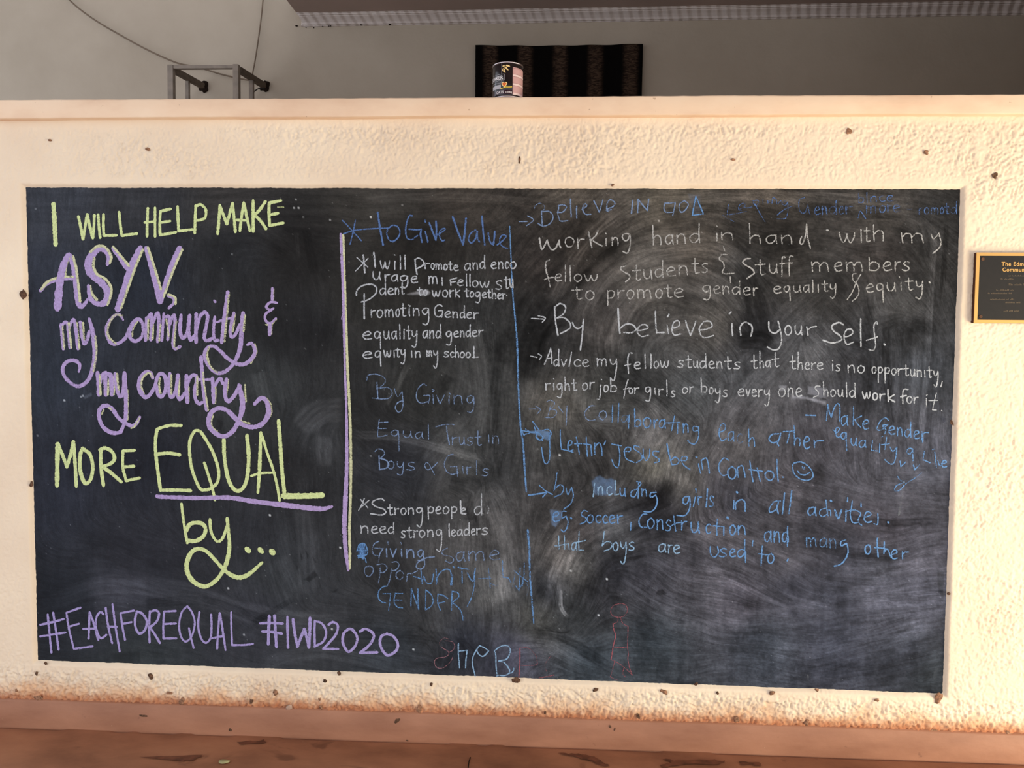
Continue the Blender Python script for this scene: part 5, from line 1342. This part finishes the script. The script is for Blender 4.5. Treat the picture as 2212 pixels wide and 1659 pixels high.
K('1370 690 1440 690 1450 650 1400 645 1375 700 1400 780 1490 822', 16); K('1555 640 1500 622 1490 660 1570 720 1585 780 1520 825', 17); K('1600 660 1605 760 1640 800 1675 740 1680 660', 16); K('1790 695 1725 690 1720 735 1790 785 1780 815 1735 826', 16); K('1885 600 1905 710 1940 840', 18); K('1940 790 1980 760 2025 790 2010 840 1945 852', 17); K('2050 800 2110 800 2125 760 2070 755 2055 800 2090 860 2160 910', 16)
O(1400, 850)
K('600 840 610 890 628 952;570 758 585 762', 16); K('652 912 635 800! 690 770 715 830 732 950', 17); K('960 795 905 770 850 840 848 920 890 978 942 970', 16); K('1000 870 955 920 960 990 1010 1022 1050 970 1040 900 1000 872', 19); K('1075 1000 1065 890! 1120 860 1145 920 1160 1000', 17); K('1215 805 1230 920 1252 1052;1208 908 1370 930;1300 890 1318 960 1340 1046', 19); K('1430 925 1398 960 1410 1010 1465 1040 1502 990 1480 935 1430 925', 18); K('1540 790 1542 920 1556 1062', 17); dot(1612, 1000, 10)
K('1785 820 1735 840 1728 900 1755 970 1830 1025 1910 1035 1968 995 1955 920 1890 850 1830 818 1785 820', 19); K('1840 868 1848 892;1865 880 1860 902', 11); K('1785 928 1825 965 1880 972 1932 940', 18)
O(1700, 850)
sec('blue', 'blue chalk words Make Gender equality alive'); DENS = 0.66
K('222 258 342 262', 17, .9); K('470 325 480 220 488 132! 505 220 530 285! 560 180 600 122 630 150 632 250 628 332', 16); T('a', [640, 748], 375, 388, 112); K('795 155 794 260 790 378;892 268 810 312! 840 360 880 402', 15); T('e', [900, 1000], 425, 425, 112); K('1215 322 1170 290 1105 345 1075 425 1130 435 1205 370! 1140 385 1180 430 1168 480', 15)
T('ender', [1210, 1310, 1400, 1510, 1600, 1715], 482, 568, 98, 1.8); K('1605 545 1625 520 1620 578', 20); K('550 430 590 470 630 420 590 410 580 470 600 520 640 515', 15); T('q', [638, 738], 555, 555, 92, 2, 1.25); T('ua', [755, 855, 965], 612, 655, 85); K('1022 560 1008 678! 1082 686;1108 600 1104 702;1130 520 1142 510', 14); K('1190 520 1180 600 1170 668;1130 612 1222 600', 14); K('1230 640 1265 690 1312 640! 1300 760 1270 835 1225 838 1168 790', 15)
T('q', [1425, 1535], 735, 735, 82, 2, .8); K('1642 690 1625 790! 1710 828;1765 700 1785 882;1740 670 1760 664', 14); K('1800 800 1830 868 1865 800', 14); T('e', [1845, 1925], 885, 878, 82); K('1350 810 1360 872! 1418 820', 17); K('1510 850 1525 912! 1582 852', 16); K('1320 990 1365 1045 1420 1040;1605 950 1520 1015 1430 1070 1345 1155 1285 1160 1310 1100 1400 1060', 16, .45)
sec('grey', 'short grey chalk stroke below the word alive', 'chalk_stroke'); DENS = 0.3
K('1425 900 1410 960', 40, .02); K('1395 1060 1370 1250 1335 1442', 36, .32)
O(1100, 1020); WDT = 3.2
sec('blue', 'blue chalk words by and luding with an arrow'); DENS = 0.72
K('230 275 330 262 430 244', 20, .85); K('360 155 430 220 515 266;400 296 450 242', 15); K('570 10 560 100 535 222;545 200 605 150 650 185 625 255 540 296', 15); K('680 190 700 268 745 180! 766 280 730 380 650 442', 15)
T('u', [1315, 1408], 285, 285, 90); K('1525 205 1465 225 1455 285 1500 290 1535 220;1520 110 1575 130 1530 200;1545 120 1540 312', 15); T('n', [1575, 1665], 288, 285, 85); K('1755 240 1690 250 1690 300 1750 275! 1770 340 1745 425 1690 472 1610 472', 18, .78)
sec('sky', 'pale blue chalk letters Incl on a blue smudge'); K('1020 130 1012 210 1004 292', 17); T('n', [1050, 1145], 270, 270, 100); T('c', [1160, 1245], 270, 270, 100); K('1265 100 1268 190 1262 272! 1310 262', 16); sec('blue', 'blue chalk words girls in all activities')
O(1400, 1020)
K('490 290 430 300 418 365 465 375 497 290! 502 400 475 480 430 520 345 516', 18, .78); K('565 290 552 350 540 412;570 200 572 242', 16); T('r', [590, 655], 390, 390, 100); K('710 200 702 310 694 415', 19); T('s', [728, 800], 408, 408, 122); K('1025 340 1020 440', 19, .85); dot(1062, 240, 16); K('1045 442 1048 370 1110 328 1155 360 1160 466', 19, .8)
K('1582 345 1510 350 1450 430 1460 480 1530 440 1560 350! 1540 420 1556 498', 18, .7); K('1630 250 1618 370 1604 502;1716 220 1700 360 1680 496', 18, .72)
O(1700, 1020)
T('a', [242, 375], 520, 520, 102, wd=19); K('460 430 400 450 388 500 430 530 480 500;465 330 475 430 490 520', 15); K('490 450 520 460 522 522', 14); dot(526, 342, 16); K('570 450 610 550 652 450', 26, .7); K('706 450 702 585;725 305 722 350', 19); K('780 345 768 430 755 510 785 600 850 602;700 468 800 450 880 490 850 560 862 610 892 632;885 370 886 415', 17); T('e', [915, 1035], 602, 602, 132); K('1085 495 1088 560 1080 622 1040 615', 16); dot(1210, 600, 15)
O(1100, 1020)
sec('blue', 'blue chalk words eg soccer construction and many other'); DENS = 0.72
T('e', [515, 620], 592, 592, 122); K('680 470 635 470 630 545 680 525! 702 600 685 675 650 712 620 688', 15); dot(740, 550, 14); K('935 470 890 458 860 510 920 550 912 590 845 620', 16); T('occer', [925, 1030, 1115, 1188, 1285, 1375], 605, 612, 95); K('1455 600 1448 692', 19); K('1645 500 1590 508 1550 580 1570 650 1640 660', 18)
T('on', [1645, 1755, 1865], 660, 690, 118); T('s', [1865, 1955], 700, 700, 125)
O(1400, 1020)
K('305 515 318 610 330 702;282 636 330 610 400 600', 16); T('r', [388, 485], 690, 690, 105); T('u', [498, 645], 722, 722, 125, wd=20); T('c', [688, 765], 730, 730, 112); K('828 560 820 660 822 752;780 640 890 650', 18); K('905 652 902 752', 18); dot(952, 545, 20); T('o', [970, 1065], 745, 745, 112, wd=22); T('n', [1062, 1195], 748, 740, 105); K('1252 818 1245 880', 16); T('and', [1382, 1495, 1600, 1695], 832, 838, 125, 1.5, wd=19); K('1668 800 1662 888', 18)
O(1700, 1020)
T('man', [218, 385, 500, 615], 885, 905, 105, dens=.5, wd=18); K('700 810 645 830 650 880 710 850! 732 950 690 1050 630 1105 565 1122', 19, .75); T('o', [928, 1020], 978, 978, 108, wd=20); K('1078 790 1080 900 1090 1012;1048 900 1120 905 1205 920;1162 832 1158 972', 18); K('1165 950 1200 920 1240 1012', 16); T('e', [1240, 1340], 1038, 1038, 112); T('r', [1365, 1475], 1038, 1032, 85)
O(1100, 1020)
sec('sky', 'pale blue chalk words that boys are used to'); DENS = 0.68
K('590 758 592 840 596 922;545 880 600 875 665 858;660 758 662 920;662 880 705 850 716 922', 14); T('a', [738, 825], 932, 932, 92); K('835 708 830 820 832 930! 885 932;780 842 910 816', 14); K('1135 708 1125 800 1110 880! 1160 830 1225 850 1210 910 1130 942', 15); T('oys', [1235, 1320, 1425, 1515], 938, 935, 100, 2, 1.6)
O(1400, 1020)
T('are', [118, 235, 300, 398], 950, 975, 98); 
sec('blue', 'blue chalk words used to'); DENS = .72
K('742 890 748 980 795 1015 840 960 828 890', 17); T('sed', [845, 970, 1060, 1195], 1008, 1018, 98, 2.15); K('1165 950 1162 1076', 18); K('1366 880 1358 980 1350 1112;1320 975 1425 988', 18); T('o', [1422, 1528], 1085, 1085, 112); K('1672 1035 1660 1060', 18, .9)

# ================================================================ bottom doodles
O(900, 1270); WDT = 2.0
sec('pink', 'thin pink chalk letter S'); DENS = 0.55
K('375 610 325 598 275 650 295 705 385 768 350 820 240 842 212 890 245 952 320 952 400 885 430 830;340 632 420 640 456 690 430 745 382 770', 10)
sec('sky', 'pale blue chalk letters h P B'); DENS = 0.75
K('500 662 498 760 512 952;505 755 602 746! 590 850 584 952', 17); K('700 1052 668 920 672 830 720 730 752 690! 810 715 862 752! 800 815 745 798 716 740', 17); K('930 752 945 800 948 920 960 1052;940 742 1010 695 1085 692 1118 745 1080 845 980 872! 1050 895 1110 985 1070 1042 960 1045;1160 960 1150 1000 1108 1022', 17)
sec('red', 'thin red chalk letters P C'); DENS = 0.62
K('1235 718 1232 900 1220 1072', 13, .75); K('1240 716 1340 722 1425 810 1440 880 1425 920 1250 926', 9, .5); K('1605 810 1545 890 1532 950 1552 995', 8, .4); K('1640 1040 1560 1058 1465 1072', 12)
O(1100, 1270)
sec('red', 'thin red chalk stick figure with a round head', 'chalk_figure'); DENS = 0.54
K('1340 185 1255 205 1215 260 1225 320 1290 350 1370 335 1412 270 1390 205 1340 185', 10); K('1300 350 1295 400 1245 430;1328 350 1355 420 1420 460', 9); K('1240 425 1250 500 1272 570 1255 640 1240 700', 13, .75); K('1240 700 1228 790 1215 855', 14, .8); K('1420 460 1415 600 1412 700 1422 780 1418 860 1440 960 1472 1040', 10); K('1240 705 1410 716', 9); K('1215 855 1290 890 1380 955 1472 1040;1262 872 1235 970 1208 1062! 1260 1090 1300 1102;1365 960 1360 1030 1392 1068', 9)
flush()
